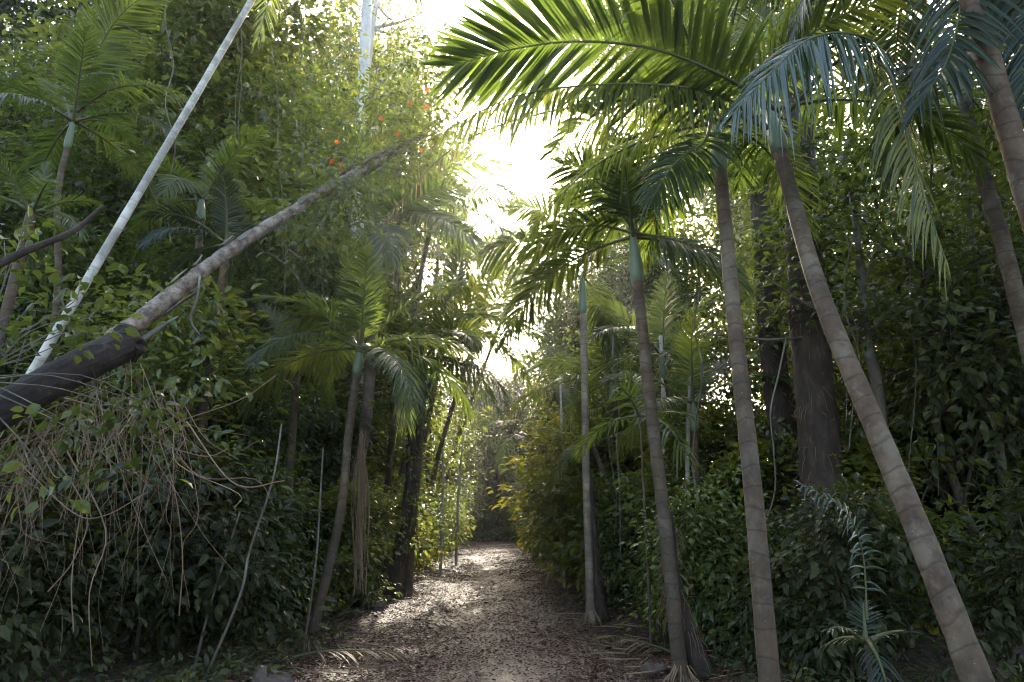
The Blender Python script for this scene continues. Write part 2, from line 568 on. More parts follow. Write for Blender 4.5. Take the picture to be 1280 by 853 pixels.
def palm(label, tpts, r0, r1, nf, fl, ll, seed, mat='palm', shaft=.75, heroes=(), group=None, cat='palm', name='palm_tree', flare=1.35, n=58, width=None, rib=True, ehi=78, elo=-8, sides=14, az0=None, leafmat='frond'):
    tp = spline(tpts, 40)
    base = tp[0].copy()
    root = empty(name, base, label, cat, group)
    mb = MB()
    u = np.linspace(0, 1, 40)
    rad = (r0 + (r1 - r0) * u) * (1 + (flare - 1) * np.exp(-u * 14))
    rs = np.random.default_rng(seed + 7)
    rad = rad * (1 + .025 * np.sin(np.arange(40) * 1.9 + seed) + rs.normal(0, .008, 40))
    tp[0] -= np.array([0, 0, .06])
    tube(mb, tp, rad, sides, .5)
    if rib and r0 > .05:
        rb = MB()
        for _ in range(34):
            a = rs.random() * 6.28
            d = np.array([math.cos(a), math.sin(a), 0])
            p = base + d * r0 * 1.1 + np.array([0, 0, rs.uniform(.02, .22)])
            q = base + d * (r0 * 1.3 + rs.uniform(.03, .16)) + np.array([0, 0, -.03])
            tube(rb, [p, (p + q) / 2 + d * .015, q], [.009, .008, .005], 5, .5, cap=False)
        rb.build('root_mat', M['vine'], root, smooth=True, origin=base)['kind'] = 'stuff'
    mb.build('trunk', M[mat], root, smooth=True, origin=base)
    ax = nrm(tp[-1] - tp[-4])
    top = tp[-1]
    if shaft:
        ms = MB()
        sp_ = np.array([top + ax * shaft * t for t in np.linspace(-.03, 1, 9)])
        tube(ms, sp_, r1 * np.array([1.02, 1.32, 1.34, 1.25, 1.12, .98, .84, .66, .4]), sides, .5)
        ms.build('crownshaft', M['shaft'], root, smooth=True, origin=base)
        top = top + ax * shaft * .9
    for pts, kw in radial(top, ax, nf, fl, ll, seed, ehi, elo, n, width, rib, az0):
        frond(root, base, pts, mat=leafmat, **kw)
    for i, (pts, kw) in enumerate(heroes):
        k2 = dict(mat=leafmat, ll=ll, seed=seed * 77 + i, n=n, width=width, rib=rib)
        k2.update(kw)
        frond(root, base, np.asarray(pts), **k2)
    return root


def on_ground(p, q, dz=0.0):
    """Extend the line p->q back to the ground and return the foot."""
    p, q = np.asarray(p), np.asarray(q)
    d = nrm(p - q)
    for k in range(400):
        r = p + d * k * .03
        if r[2] <= hgt(r[0], r[1]):
            return r
    return p


# ------------------------------------------------------------------ the palms that can be told apart
def hero(pix, **kw):
    return (spline([P(*q) for q in pix], 26), kw)


GP = 'palms lining the forest path'
# large leaning palm on the right
a = [P(1020, 352, 5.1), P(975, 190, 5.8)]
low = [P(1222, 853, 4.05), P(1150, 668, 4.35), P(1088, 520, 4.65)]
foot = on_ground(low[0], low[1])
palm('large brown palm leaning left across the right side, trunk thickest and nearest', [foot] + low + a, .082, .066, 7, 2.5, .62, 11,
     shaft=.8, heroes=[
         # long green frond reaching left over the path against the sky
         hero([(972, 138, 5.7), (905, 96, 5.3), (820, 62, 5.0), (725, 52, 4.8), (640, 62, 4.7), (568, 82, 4.6)], up=(0, .62, .78), vee=.02, hang=.05, ll=.84, n=84, gaps=.03, width=.055),
         # drooping blue-green frond just under it
         hero([(960, 160, 5.7), (900, 120, 5.5), (820, 106, 5.2), (720, 108, 5.0), (640, 122, 4.85), (560, 160, 4.75)], up=(0, -.6, .8), vee=-.35, hang=.75, ll=.42, n=84),
         # thin drooping tip
         hero([(960, 160, 5.7), (860, 122, 5.5), (745, 130, 5.3), (640, 152, 5.2), (560, 190, 5.1), (482, 272, 5.0)], roll=.1, vee=-.6, hang=.7, ll=.17, n=60, gaps=.35, mat='frond_dry', up=(0, -.6, .8)),
         # shining frond above the trunk, tip hanging left
         hero([(1085, 120, 5.6), (1098, 62, 5.3), (1060, 42, 5.0), (1010, 50, 4.8), (962, 92, 4.7), (918, 140, 4.6)], up=(.15, -.75, .6), vee=-.3, hang=.5, ll=.54, n=76, s0=.2, mat='frond_gloss'),
         # frond hanging down on the right
         hero([(985, 140, 5.7), (1050, 75, 5.4), (1105, 85, 5.1), (1128, 150, 4.95), (1150, 230, 4.9), (1182, 325, 4.85)], up=(.4, -.8, .4), vee=-.3, hang=.6, ll=.46, n=54),
     ], group=GP, az0=.4, ehi=85, elo=15)
# upright palm beside it
low = [P(962, 853, 4.85), P(940, 600, 5.1)]
foot = on_ground(low[0], low[1])
palm('upright ringed brown palm standing just left of the large leaning palm', [foot] + low + [P(918, 400, 5.4), P(900, 212, 5.8)], .074, .058, 7, 2.3, .55, 23, shaft=.7,
     heroes=[hero([(890, 150, 5.9), (850, 128, 5.7), (790, 130, 5.5), (735, 150, 5.3), (690, 190, 5.2)], up=(0, .6, .8), hang=.4, ll=.5),
             hero([(890, 150, 5.9), (880, 178, 5.5), (855, 195, 5.3), (835, 215, 5.2), (815, 250, 5.1)], up=(0, -.7, .6), hang=.5, ll=.42)],
     group=GP, az0=1.0, ehi=80, elo=5)
# grey palm with green crownshaft behind them
palm('slim grey palm with green crownshaft, dark foot, left of the upright brown palm', [gp(1.88, 7.5), P(846, 800, 7.5), P(835, 690, 7.55), P(810, 480, 7.8), P(797, 352, 8.0)], .080, .066, 4, 1.9, .55, 37,
     shaft=.72, heroes=[hero([(795, 292, 8.1), (830, 240, 8.2), (868, 215, 8.3), (905, 222, 8.4)], up=(0, .5, .85), hang=.2, ll=.55),
                        hero([(795, 292, 8.1), (745, 282, 8.2), (700, 290, 8.3), (662, 322, 8.4)], up=(0, .3, .95), hang=.3, ll=.52),
                        hero([(795, 292, 8.1), (790, 240, 8.2), (775, 195, 8.3), (752, 165, 8.4)], up=(0, .7, .6), hang=.1, ll=.5),
                        hero([(795, 292, 8.1), (765, 250, 7.9), (735, 215, 7.7), (700, 205, 7.5)], up=(0, .6, .8), hang=.3, ll=.6),
                        hero([(795, 292, 8.1), (840, 300, 8.0), (890, 318, 7.9), (930, 360, 7.8)], up=(0, -.6, .7), hang=.5, ll=.5)], group=GP, az0=2.0, leafmat='frond_deep')
palm('slender pale palm with dark rooted foot at the right edge of the path', [gp(1.57, 12.0), P(736, 690, 12.1), P(733, 600, 12.2), P(729, 392, 12.6)], .074, .064, 4, 2.1, .62, 41, mat='palm_tan',
     shaft=.9, heroes=[hero([(727, 330, 12.6), (760, 292, 12.7), (800, 280, 12.8), (845, 305, 12.9)], up=(0, .4, .9), hang=.3, ll=.65),
                       hero([(727, 330, 12.6), (700, 335, 12.7), (665, 352, 12.8), (640, 388, 12.9)], up=(0, .3, .95), hang=.35, ll=.6),
                       hero([(727, 330, 12.6), (705, 290, 12.7), (672, 262, 12.8), (630, 262, 12.9)], up=(0, .6, .8), hang=.2, ll=.7),
                       hero([(727, 330, 12.6), (690, 308, 12.2), (645, 302, 11.8), (600, 318, 11.5)], up=(0, .6, .8), vee=-.1, hang=.4, ll=.8),
                       hero([(727, 330, 12.6), (735, 290, 12.3), (720, 250, 12.1), (690, 240, 11.9)], up=(0, .6, .8), hang=.3)], group=GP, az0=.2, leafmat='frond_deep')
palm('thin curved palm with bright green fronds at the near left path edge', [gp(-2.42, 9.6), P(424, 650, 9.6), P(436, 540, 9.6), P(446, 468, 9.6)], .066, .054, 13, 1.85, .46, 53,
     shaft=.42, heroes=[hero([(447, 440, 9.6), (420, 395, 9.4), (385, 392, 9.2), (345, 430, 9.0)], up=(0, .6, .8), hang=.3),
                        hero([(447, 440, 9.6), (480, 440, 9.3), (500, 470, 9.1), (508, 530, 9.0)], up=(0, .6, .8), hang=.4)], group=GP, az0=1.7)
palm('slim palm with yellow-green fronds beside a dark trunk left of the path', [gp(-1.95, 16.0), P(521, 600, 16.0), P(530, 480, 16.1)], .100, .080, 13, 2.7, .66, 67,
     shaft=.7, heroes=[hero([(532, 448, 16.1), (560, 452, 15.8), (590, 466, 15.6), (622, 512, 15.4)], up=(0, -.5, .8), hang=.6, ll=.55),
                       hero([(532, 448, 16.1), (565, 415, 15.8), (605, 418, 15.6), (640, 450, 15.4)], up=(0, .6, .8), hang=.3)], group=GP, az0=.9)
palm('tall palm with long pale green crownshaft in front of the white vine-hung trunk', [gp(-3.6, 14.0), P(452, 560, 14.0), P(468, 350, 14.0)], .13, .12, 10, 2.9, .72, 71,
     shaft=1.25, heroes=[hero([(478, 262, 14), (520, 235, 13.6), (575, 205, 13.2), (640, 208, 13.0)], up=(0, .6, .8), hang=.3),
                         hero([(478, 262, 14), (525, 265, 13.6), (565, 280, 13.2), (600, 305, 13.0)], up=(0, -.6, .7), hang=.4)], group=GP, az0=2.3)
palm('small thin-stemmed palm with dark fronds at the upper left corner', [gp(-6.2, 9.0), P(66, 420, 9.0), P(72, 250, 9.0), P(84, 185, 9.0)], .05, .042, 9, 1.55, .42, 83,
     shaft=.5, heroes=[hero([(96, 140, 9), (120, 70, 8.8), (150, 20, 8.6), (200, -20, 8.4)], up=(0, .6, .8), hang=.1, ll=.65),
                       hero([(96, 140, 9), (140, 112, 8.8), (190, 108, 8.6), (235, 125, 8.5)], roll=.2, hang=.5)], group=GP, az0=.5)
low = [P(75, 408, 7.0), P(195, 205, 7.5)]
palm('slender white-trunked palm leaning right above the weathered log', [on_ground(P(20, 500, 6.9), low[0])] + low + [P(315, 0, 8.0), P(372, -95, 8.3)], .052, .042, 8, 2.2, .55, 97, mat='palm_pale',
     shaft=.5, heroes=[hero([(395, -130, 8.4), (375, -70, 8.2), (345, -20, 8.0), (322, 48, 7.9)], up=(0, .6, .8), hang=.2, ll=.42)], group=GP, az0=1.3)
# right edge
p0, p1 = P(1290, 262, 4.75), P(1214, 0, 4.9)
palm('dark palm leaning in from the right edge under overhanging fronds coloured dark for shade', [on_ground(p0, p1)] + [p0, p1, P(1180, -110, 5.1)], .095, .082, 13, 2.6, .58, 101, shaft=.6,
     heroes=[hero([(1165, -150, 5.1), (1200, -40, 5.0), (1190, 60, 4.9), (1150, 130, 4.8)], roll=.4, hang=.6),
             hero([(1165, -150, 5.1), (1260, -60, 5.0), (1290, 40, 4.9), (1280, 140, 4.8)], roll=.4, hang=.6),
             hero([(1165, -150, 5.1), (1290, -20, 5.6), (1200, 70, 5.5), (1120, 90, 5.4)], roll=.9, hang=.4, ll=.7)], group=GP, az0=.1, ehi=70, elo=-25, leafmat='frond_blue')  # deep shade on these fronds is put into their leaflet colour
p0, p1 = P(1288, 440, 6.6), P(1250, 290, 6.8)
palm('brown palm bent near its top, second from the right edge', [on_ground(p0, p1)] + [p0, p1, P(1226, 210, 7.0), P(1206, 132, 7.2)], .085, .072, 8, 2.1, .5, 103, shaft=.5, group=GP, az0=2.6)

# palms further in: crown place in the photo, depth, frond length, label
FAR = [
    ((575, 335), 22, 3.4, 'yellow-green palm crown glowing below the sun gap, left of the path', 2.0),
    ((548, 300), 26, 3.0, 'backlit palm behind the tall crownshaft palm, fronds toward the sky gap', 1.1),
    ((592, 412), 24, 3.3, 'palm with arched golden fronds right behind the slim yellow-green palm', .3),
    ((705, 480), 19, 1.9, 'small thin palm with narrow fronds between pale palm and sky gap', .6),
    ((690, 440), 26, 2.4, 'bluish palm standing at the foot of the bright sky gap', 2.9),
    ((765, 475), 15, 2.0, 'young palm with drooping fronds right of the slender pale palm', 1.9),
    ((828, 440), 13, 2.0, 'pale thin palm directly behind the slim grey palm', .7),
    ((865, 500), 11, 1.6, 'narrow young palm between the grey palm and the upright brown palm', 2.2),
    ((645, 540), 30, 2.3, 'blue-green stemless palm where the path disappears', 1.4),
    ((610, 345), 34, 4.2, 'far palm in the haze under the sun gap, left of the path', .9),
    ((540, 255), 17, 2.9, 'palm with wide pale fronds reaching over the left rim of the sun gap', 5.9),
    ((560, 390), 18.5, 2.7, 'full palm crown at mid height just behind the slim yellow-green palm', 4.6),
    ((372, 440), 10.9, 1.15, 'small bluish palm in the bushes left of the bright green curved palm', .8),
    ((742, 560), 14.5, 1.3, 'low palm with shining leaflets right behind the slender pale palm', 2.0),
    ((628, 385), 30, 3.2, 'hazy golden-green palm hanging its fronds into the lower sky gap', 2.3),
    ((255, 245), 10.5, 1.6, 'bright green young palm with upright fronds behind the white leaning palm', 1.0),
    ((285, 305), 9.5, 1.3, 'small blue-green palm between the leaning log and the white palm', 2.4),
    ((500, 200), 17, 2.6, 'palm with bright upright fronds beside the orange flowers', .4),
    ((40, 265), 8.0, .9, 'low yellow-green palm at the left edge below the dark fronds', 2.1),
    ((930, 60), 12.0, 3.4, 'tall palm crown above the upright brown palm, fronds spread against the sky', 1.2),
]
for i, ((px, py), Y, fl, lab, az) in enumerate(FAR):
    c = P(px, py, Y)
    rs = random.Random(i)
    b = np.array([c[0] + rs.uniform(-.35, .35), Y + rs.uniform(-.2, .3), 0])
    off = b[0] - float(pathx(Y))
    if abs(off) < 2.5:
        b[0] = float(pathx(Y)) + (2.5 + .5 * rs.random()) * (-1 if px < 640 else 1)
    b[2] = hgt(b[0], b[1])
    sh = .5 if fl > 1.5 else 0
    top = c - np.array([0, 0, sh])
    near = Y < 12
    palm(lab, [b, b * .55 + top * .45 + np.array([(b[0] - top[0]) * .12 + rs.uniform(-.1, .1), 0, 0]), top], .075 if Y < 18 else .09, .06 if Y < 18 else .075, 9, fl, fl * .26, 200 + i, shaft=sh, mat='palm',
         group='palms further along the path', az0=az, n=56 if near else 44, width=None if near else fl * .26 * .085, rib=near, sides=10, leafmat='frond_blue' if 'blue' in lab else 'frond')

# low understory palms on the right floor
LOWP = [((1082, 800), 5.4, .40, 'low blue-green palm with one raised frond before the thick dark trunk', 1.2),
        ((800, 520), 9.6, 1.0, 'small floor palm with pale shining leaflets behind the grey palm', 1.8)]
for i, ((px, py), Y, fl, lab, az) in enumerate(LOWP):
    c = P(px, py, Y)
    b = np.array([c[0], c[1], float(hgt(c[0], c[1]))])
    h = max(.1, c[2] - b[2])
    palm(lab, [b, b + (c - b) * .5, c], .022, .016, 5, fl, fl * .42, 300 + i, shaft=0, heroes=[hero([(1084, 775, 4.9), (1078, 690, 4.9), (1055, 638, 4.8), (1000, 604, 4.7)], up=(0, -.7, .6), hang=.6, ll=.17, n=26, width=.022, mat='frond_gloss', rr=.006)] if i == 0 else (), group='low palms on the forest floor', az0=az, n=13, width=fl * .046, ehi=64, elo=-18, sides=8, name='young_palm', leafmat='frond_blue' if i == 0 else 'frond')

# ------------------------------------------------------------------ broadleaf trees and bushes
def clumps(rs, blobs):
    out = []
    for cx, cy, cz, rx, ry, rz, n in blobs:
        u = nrm(rs.normal(size=(n, 3)))
        r = rs.random(n) ** (1 / 2.4)
        ph = np.sin(u[:, 0] * 3.1 + cx) * np.sin(u[:, 1] * 2.7 + 1) * np.sin(u[:, 2] * 3.3 + 2 + cz)
        r = r * (1 + .28 * ph) * rs.uniform(.82, 1.12, n)
        out.append(np.array([cx, cy, cz]) + u * r[:, None] * np.array([rx, ry, rz]))
    return np.vstack(out)


def leafy(mb, rs, cl, ctr, per, cr, L, wr, down=.45, flat=.55, zmin=.05):
    """Leaves round every clump: sprays of blades pointing outward and down."""
    n = len(cl)
    sz = rs.uniform(.6, 1.35, n)
    cnt = np.maximum(4, (per * sz ** 2).astype(int))
    idx = np.repeat(np.arange(n), cnt)
    off = rs.normal(size=(len(idx), 3)) * np.array([1, 1, flat]) * (cr * sz[idx])[:, None] * .6
    pos = cl[idx] + off
    ok = pos[:, 2] > zmin
    pos, off, idx = pos[ok], off[ok], idx[ok]
    out = nrm(pos - ctr)
    d = nrm(off * 1.2 / cr + out * .5 + rs.normal(size=pos.shape) * .45 + np.array([0, 0, -down]))
    no = nrm(UP * .9 + out * .45 + rs.normal(size=pos.shape) * .42)
    cr_ = rs.normal(0, .16, n)[idx]
    rnd = np.clip(rs.beta(2, 2.2, len(pos)) + cr_, 0, 1)
    l = L * rs.uniform(.6, 1.2, len(pos))
    leaves(mb, pos, d, no, l, l * wr * rs.uniform(.85, 1.15, len(pos)), rnd)


def limb_pts(rs, a, b, sag=.1, n=7):
    a, b = np.asarray(a), np.asarray(b)
    m = (a + b) / 2 + rs.normal(size=3) * np.linalg.norm(b - a) * sag + np.array([0, 0, .06]) * np.linalg.norm(b - a)
    return spline([a, m, b], n)


def proto_tree(name, label, cat, seed, h, blobs, per, cr, L, wr, r0, bark, leaf, limbs=16, down=.45, flat=.55, lean=(0, 0), top=.82, stems=1, twigs=0):
    rs = np.random.default_rng(seed)
    root = empty(name, (0, 0, 0), label, cat)
    cl = clumps(rs, blobs)
    mb = MB()
    for s in range(stems):
        ox, oy = (0, 0) if stems == 1 else rs.normal(0, .22, 2)
        mid = np.array([ox + lean[0] * .4 + rs.normal(0, .03) * h, oy + lean[1] * .4 + rs.normal(0, .03) * h, h * .45])
        tip = np.array([ox * 2 + lean[0] + rs.normal(0, .05) * h, oy * 2 + lean[1] + rs.normal(0, .05) * h, h * top])
        tp = spline([(ox, oy, -.1), (ox, oy, h * .08), mid, tip], 18)
        u = np.linspace(0, 1, 18)
        tube(mb, tp, r0 * ((1 - u * .82) + .5 * np.exp(-u * 16)), 9, .5, rough=.12, rs=rs)
        ch = cl[rs.permutation(len(cl))[:max(3, limbs // stems)]]
        for c in ch:
            zz = np.clip(c[2] - rs.uniform(.05, .22) * h, h * .12, h * top * .97)
            k = int(np.argmin(np.abs(tp[:, 2] - zz)))
            r = r0 * (1 - u[k] * .82) * .45
            pp = limb_pts(rs, tp[k], c)
            tube(mb, pp, r * np.linspace(1, .16, 7), 6, .5, cap=False)
            for _ in range(twigs):
                q = pp[rs.integers(2, 6)]
                e = q + rs.normal(size=3) * np.array([.12, .12, .07]) * h * .6
                tube(mb, limb_pts(rs, q, e, n=5), r * .25 * np.linspace(1, .3, 5), 4, .5, cap=False)
    mb.build('trunk' if stems == 1 else 'stems', M[bark], root, smooth=True)
    lb = MB()
    ctr = np.mean(cl, 0) * np.array([1, 1, .8])
    leafy(lb, rs, cl, ctr, per, cr, L, wr, down, flat)
    lb.build('crown' if stems == 1 else 'foliage', M[leaf], root)
    return root


PRO = {}
PRO['bushA'] = [proto_tree('leafy_shrub', 'x', 'shrub', 1 + i, 2.7, [(0, 0, 1.1, 1.25, 1.25, 1.1, 70), (.3, -.2, 2.0, .85, .8, .7, 26)], 60, .36, .14, .45, .035, 'bark', 'leaf_bush', 10, stems=3) for i in range(2)]
PRO['bushB'] = [proto_tree('broad_leaved_shrub', 'x', 'shrub', 11 + i, 2.4, [(0, 0, 1.1, 1.15, 1.15, 1.05, 56), (-.3, .2, 1.9, .8, .8, .6, 16)], 54, .36, .155, .48, .03, 'bark', 'leaf_dark', 9, down=.6, stems=3) for i in range(2)]
PRO['bushC'] = [proto_tree('tall_thicket_shrub', 'x', 'shrub', 21 + i, 4.6, [(0, 0, 1.5, 1.2, 1.2, 1.5, 70), (.2, .1, 3.2, 1.1, 1.1, 1.3, 50)], 50, .42, .165, .44, .045, 'bark', 'leaf_bush', 14, stems=3) for i in range(2)]
PRO['bushY'] = [proto_tree('yellow_green_shrub', 'x', 'shrub', 31, 3.2, [(0, 0, 1.3, 1.0, 1.0, 1.1, 44), (.2, 0, 2.4, .8, .8, .7, 24)], 44, .36, .16, .7, .03, 'bark', 'leaf_gold', 9, down=.25, flat=.35, stems=3)]
PRO['treeS'] = [proto_tree('understory_tree', 'x', 'tree', 41 + i, 7.5, [(0, 0, 4.6, 2.1, 2.1, 2.6, 120), (.5, .3, 2.4, 1.7, 1.7, 1.3, 40), (-.6, -.3, 6.4, 1.5, 1.5, 1.1, 40)], 60, .46, .17, .45, .085, 'bark', 'leaf', 24) for i in range(2)]
PRO['treeD'] = [proto_tree('dense_dark_tree', 'x', 'tree', 45, 8, [(0, 0, 4.4, 2.2, 2.2, 3.0, 130), (.5, .3, 1.8, 1.9, 1.9, 1.5, 60)], 56, .55, .22, .5, .085, 'dark_bark', 'leaf_dark', 20)]
PRO['treeM'] = [proto_tree('broadleaf_tree', 'x', 'tree', 51 + i, 13, [(0, 0, 8.2, 3.1, 3.1, 4.2, 170), (1.0, .8, 4.6, 2.4, 2.4, 1.9, 64), (-1.1, -.6, 11, 2.2, 2.2, 2.0, 64)], 74, .62, .215, .46, .15, 'bark', 'leaf', 26) for i in range(2)]
PRO['treeL'] = [proto_tree('tall_forest_tree', 'x', 'tree', 61 + i, 22, [(0, 0, 14, 4.3, 4.3, 7, 210), (1.5, 1, 7.5, 3.2, 3.2, 2.6, 60), (-1.6, -1, 19, 3.0, 3.0, 2.6, 60)], 84, .88, .26, .48, .24, 'white_bark' if i else 'bark', 'leaf', 28) for i in range(2)]
PRO['treeY'] = [proto_tree('sun_tinted_forest_tree', 'x', 'tree', 71, 20, [(0, 0, 13, 4.2, 4.2, 6.0, 170), (-1.6, -1, 17.5, 3.0, 3.0, 2.6, 56)], 66, 1.1, .32, .5, .2, 'white_bark', 'leaf_gold', 26)]  # sunlight on the far crowns is put into the leaf colour
PRO['treeR'] = [proto_tree('spreading_tree', 'x', 'tree', 81 + i, 9, [(0, 0, 6.0, 2.8, 2.8, 2.6, 110), (.8, -.6, 3.6, 2.2, 2.2, 1.2, 34)], 50, .62, .19, .5, .10, 'dark_bark', 'leaf', 26, flat=.3, twigs=2) for i in range(2)]


def curtain_tree(seed):
    """Tree smothered by climbers: leaves in hanging strands."""
    rs = np.random.default_rng(seed)
    root = empty('vine_draped_tree', (0, 0, 0), 'x', 'tree')
    mb, lb, vb = MB(), MB(), MB()
    tp = spline([(0, 0, -.1), (.1, 0, 6), (-.2, .2, 13), (.1, 0, 19)], 20)
    tube(mb, tp, np.linspace(.24, .08, 20), 10, .5, rough=.1, rs=rs)
    for i in range(120):
        a = rs.random() * 6.28
        z1 = rs.uniform(4.5, 19.5)
        if abs(a - 4.71) < .55 and z1 < 18:
            a += 1.6
        r = (.5 + 2.3 * math.sin(math.pi * min(1, z1 / 21) ** 1.2)) * rs.uniform(.35, 1)
        ln = rs.uniform(1.5, 5.0)
        n = int(ln * 34)
        t = rs.random(n)
        z = z1 - t * ln
        p = np.stack([math.cos(a) * r * (1 - .12 * t) + rs.normal(0, .16, n), math.sin(a) * r * (1 - .12 * t) + rs.normal(0, .16, n), z], 1)
        k = p[:, 2] > .6
        p = p[k]
        n = len(p)
        d = nrm(rs.normal(size=(n, 3)) * .7 + np.array([math.cos(a) * .4, math.sin(a) * .4, -.7]))
        no = nrm(rs.normal(size=(n, 3)) * .5 + np.array([math.cos(a) * .6, math.sin(a) * .6, .6]))
        l = .19 * rs.uniform(.6, 1.2, n)
        leaves(lb, p, d, no, l, l * .5, np.clip(rs.beta(2, 2.2, n) + rs.normal(0, .15), 0, 1))
        if i % 3 == 0:
            tube(vb, limb_pts(rs, (math.cos(a) * r, math.sin(a) * r, z1), (math.cos(a) * r * .9, math.sin(a) * r * .9, max(.2, z1 - ln * 1.3)), .03), .014, 4, .5, cap=False)
            zt = min(18.5, z1)
            k = int(np.argmin(np.abs(tp[:, 2] - zt + .4)))
            tube(mb, limb_pts(rs, tp[k], (math.cos(a) * r, math.sin(a) * r, z1)), np.linspace(.07, .02, 7), 6, .5, cap=False)
    mb.build('trunk', M['white_bark'], root, smooth=True)
    lb.build('crown', M['leaf'], root)
    vb.build('hanging_vines', M['vine'], root)
    return root


PRO['treeV'] = [curtain_tree(91), curtain_tree(92)]
used = {}
placed = set()


def plant(kind, dx, Y, s, label, rot=None, group=None, var=None, lean=(0, 0), wide=1.0):
    k = used.get(kind, 0)
    used[kind] = k + 1
    v = (k if var is None else var) % len(PRO[kind])
    p = PRO[kind][v]
    rs = random.Random(sum(map(ord, kind)) * 7919 + int(dx * 10) * 31 + int(Y * 10))
    g = gp(dx, Y)
    rz = rs.uniform(0, 6.28) if rot is None else rot
    if kind in ('treeL', 'treeY') and Y >= 22:
        s, wide = s * 1.28, wide * .88                     # back trees stretched taller to block direct sun from nearer ones
    sc = (s * wide * rs.uniform(.94, 1.06), s * wide * rs.uniform(.94, 1.06), s)
    if (kind, v) not in placed:
        placed.add((kind, v))
        p.location, p.rotation_euler, p.scale, p['label'] = g, (lean[0], lean[1], rz), sc, label
        if group:
            p['group'] = group
        return p
    c = copy_tree(p, label, g, rz, sc, group, lean)
    return c


# left edge of the path, nearest first
GL = 'shrubs along the left edge of the path'
for k, dx, Y, s, lab in [
    ('bushB', -4.7, 6.6, .95, 'dark big-leaved shrub in the lower left corner under the dry vine tangle'),
    ('bushB', -3.75, 8.3, 1.0, 'dark broad-leaved shrub beside the slanting bare stem, left of the thin curved palm'),
    ('bushA', -3.55, 10.4, .95, 'leafy shrub just behind the thin curved palm on the left'),
    ('bushC', -4.1, 12.0, .95, 'tall leafy thicket shrub behind the hanging grey roots, left of the path'),
    ('bushA', -3.1, 13.6, .9, 'shrub with reflecting leaves between hanging roots and the dark trunk on the left'),
    ('bushC', -3.6, 15.2, 1.0, 'tall thicket shrub directly left of the dark trunk at the path edge'),
    ('bushA', -3.0, 18.0, 1.0, 'rounded shrub just behind the slim yellow-green palm, left of the path'),
    ('bushC', -3.0, 20.6, 1.0, 'tall thicket shrub in front of the bright gap between the left trees'),
    ('bushA', -2.7, 23.6, 1.05, 'leafy shrub with thin pale stems in front, far along the left edge'),
    ('bushC', -2.9, 27.0, 1.0, 'tall leafy shrub at the left edge two thirds of the way up the path'),
    ('bushA', -2.5, 31.0, 1.1, 'low round shrub near the top of the path on its left'),
    ('bushC', -2.7, 35.5, 1.1, 'tall shrub beside the path top, left of the dark far trunks'),
    ('bushC', -2.3, 41.0, 1.0, 'last tall shrub on the left before the path disappears'),
]:
    plant(k, dx, Y, s, lab, group=GL)
for k, dx, Y, s, lab in [
    ('bushC', -4.9, 8.9, 1.12, 'tall leafy shrub in front of the thin palm trunks behind the lower log'),
    ('bushC', -6.6, 8.2, .95, 'thicket shrub right under the weathered log at the left edge'),
    ('bushB', -5.6, 10.0, 1.3, 'big-leaved shrub with blackish hollows behind the dry vine tangle'),
    ('bushC', -5.7, 12.6, 1.15, 'tall thicket shrub under the middle of the pale log'),
    ('bushC', -5.5, 16.0, 1.2, 'tall thicket shrub behind the palm with bright green fronds'),
    ('bushC', -5.2, 20.0, 1.3, 'tall thicket shrub in the second row left of the slim yellow-green palm'),
    ('bushC', -4.9, 26.0, 1.3, 'tall thicket shrub behind the bright gap on the left'),
    ('bushC', -8.6, 10.6, 1.2, 'thicket shrub at the left edge below the white palm foot'),
]:
    plant(k, dx, Y, s, lab, group='second row of shrubs left of the path')
for k, dx, Y, s, lab in [
    ('bushY', -3.0, 12.6, .75, 'small yellow-green shrub between the hanging roots and the thicket on the left'),
    ('bushY', -4.2, 9.4, .8, 'pale green shrub standing behind the slanting bare stem'),
    ('bushY', -2.7, 19.3, .8, 'light green shrub at the path edge right of the slim yellow-green palm'),
    ('bushY', -6.2, 9.2, 1.1, 'light green shrub directly below the broken bark sleeve of the log'),
    ('bushB', -4.9, 13.4, 1.6, 'big-leaved tall shrub under the pale log, left of the bright green palm'),
    ('bushB', -6.8, 14.0, 2.0, 'large-leaved shrub half way between the two leaning trunks'),
]:
    plant(k, dx, Y, s, lab, group='second row of shrubs left of the path')
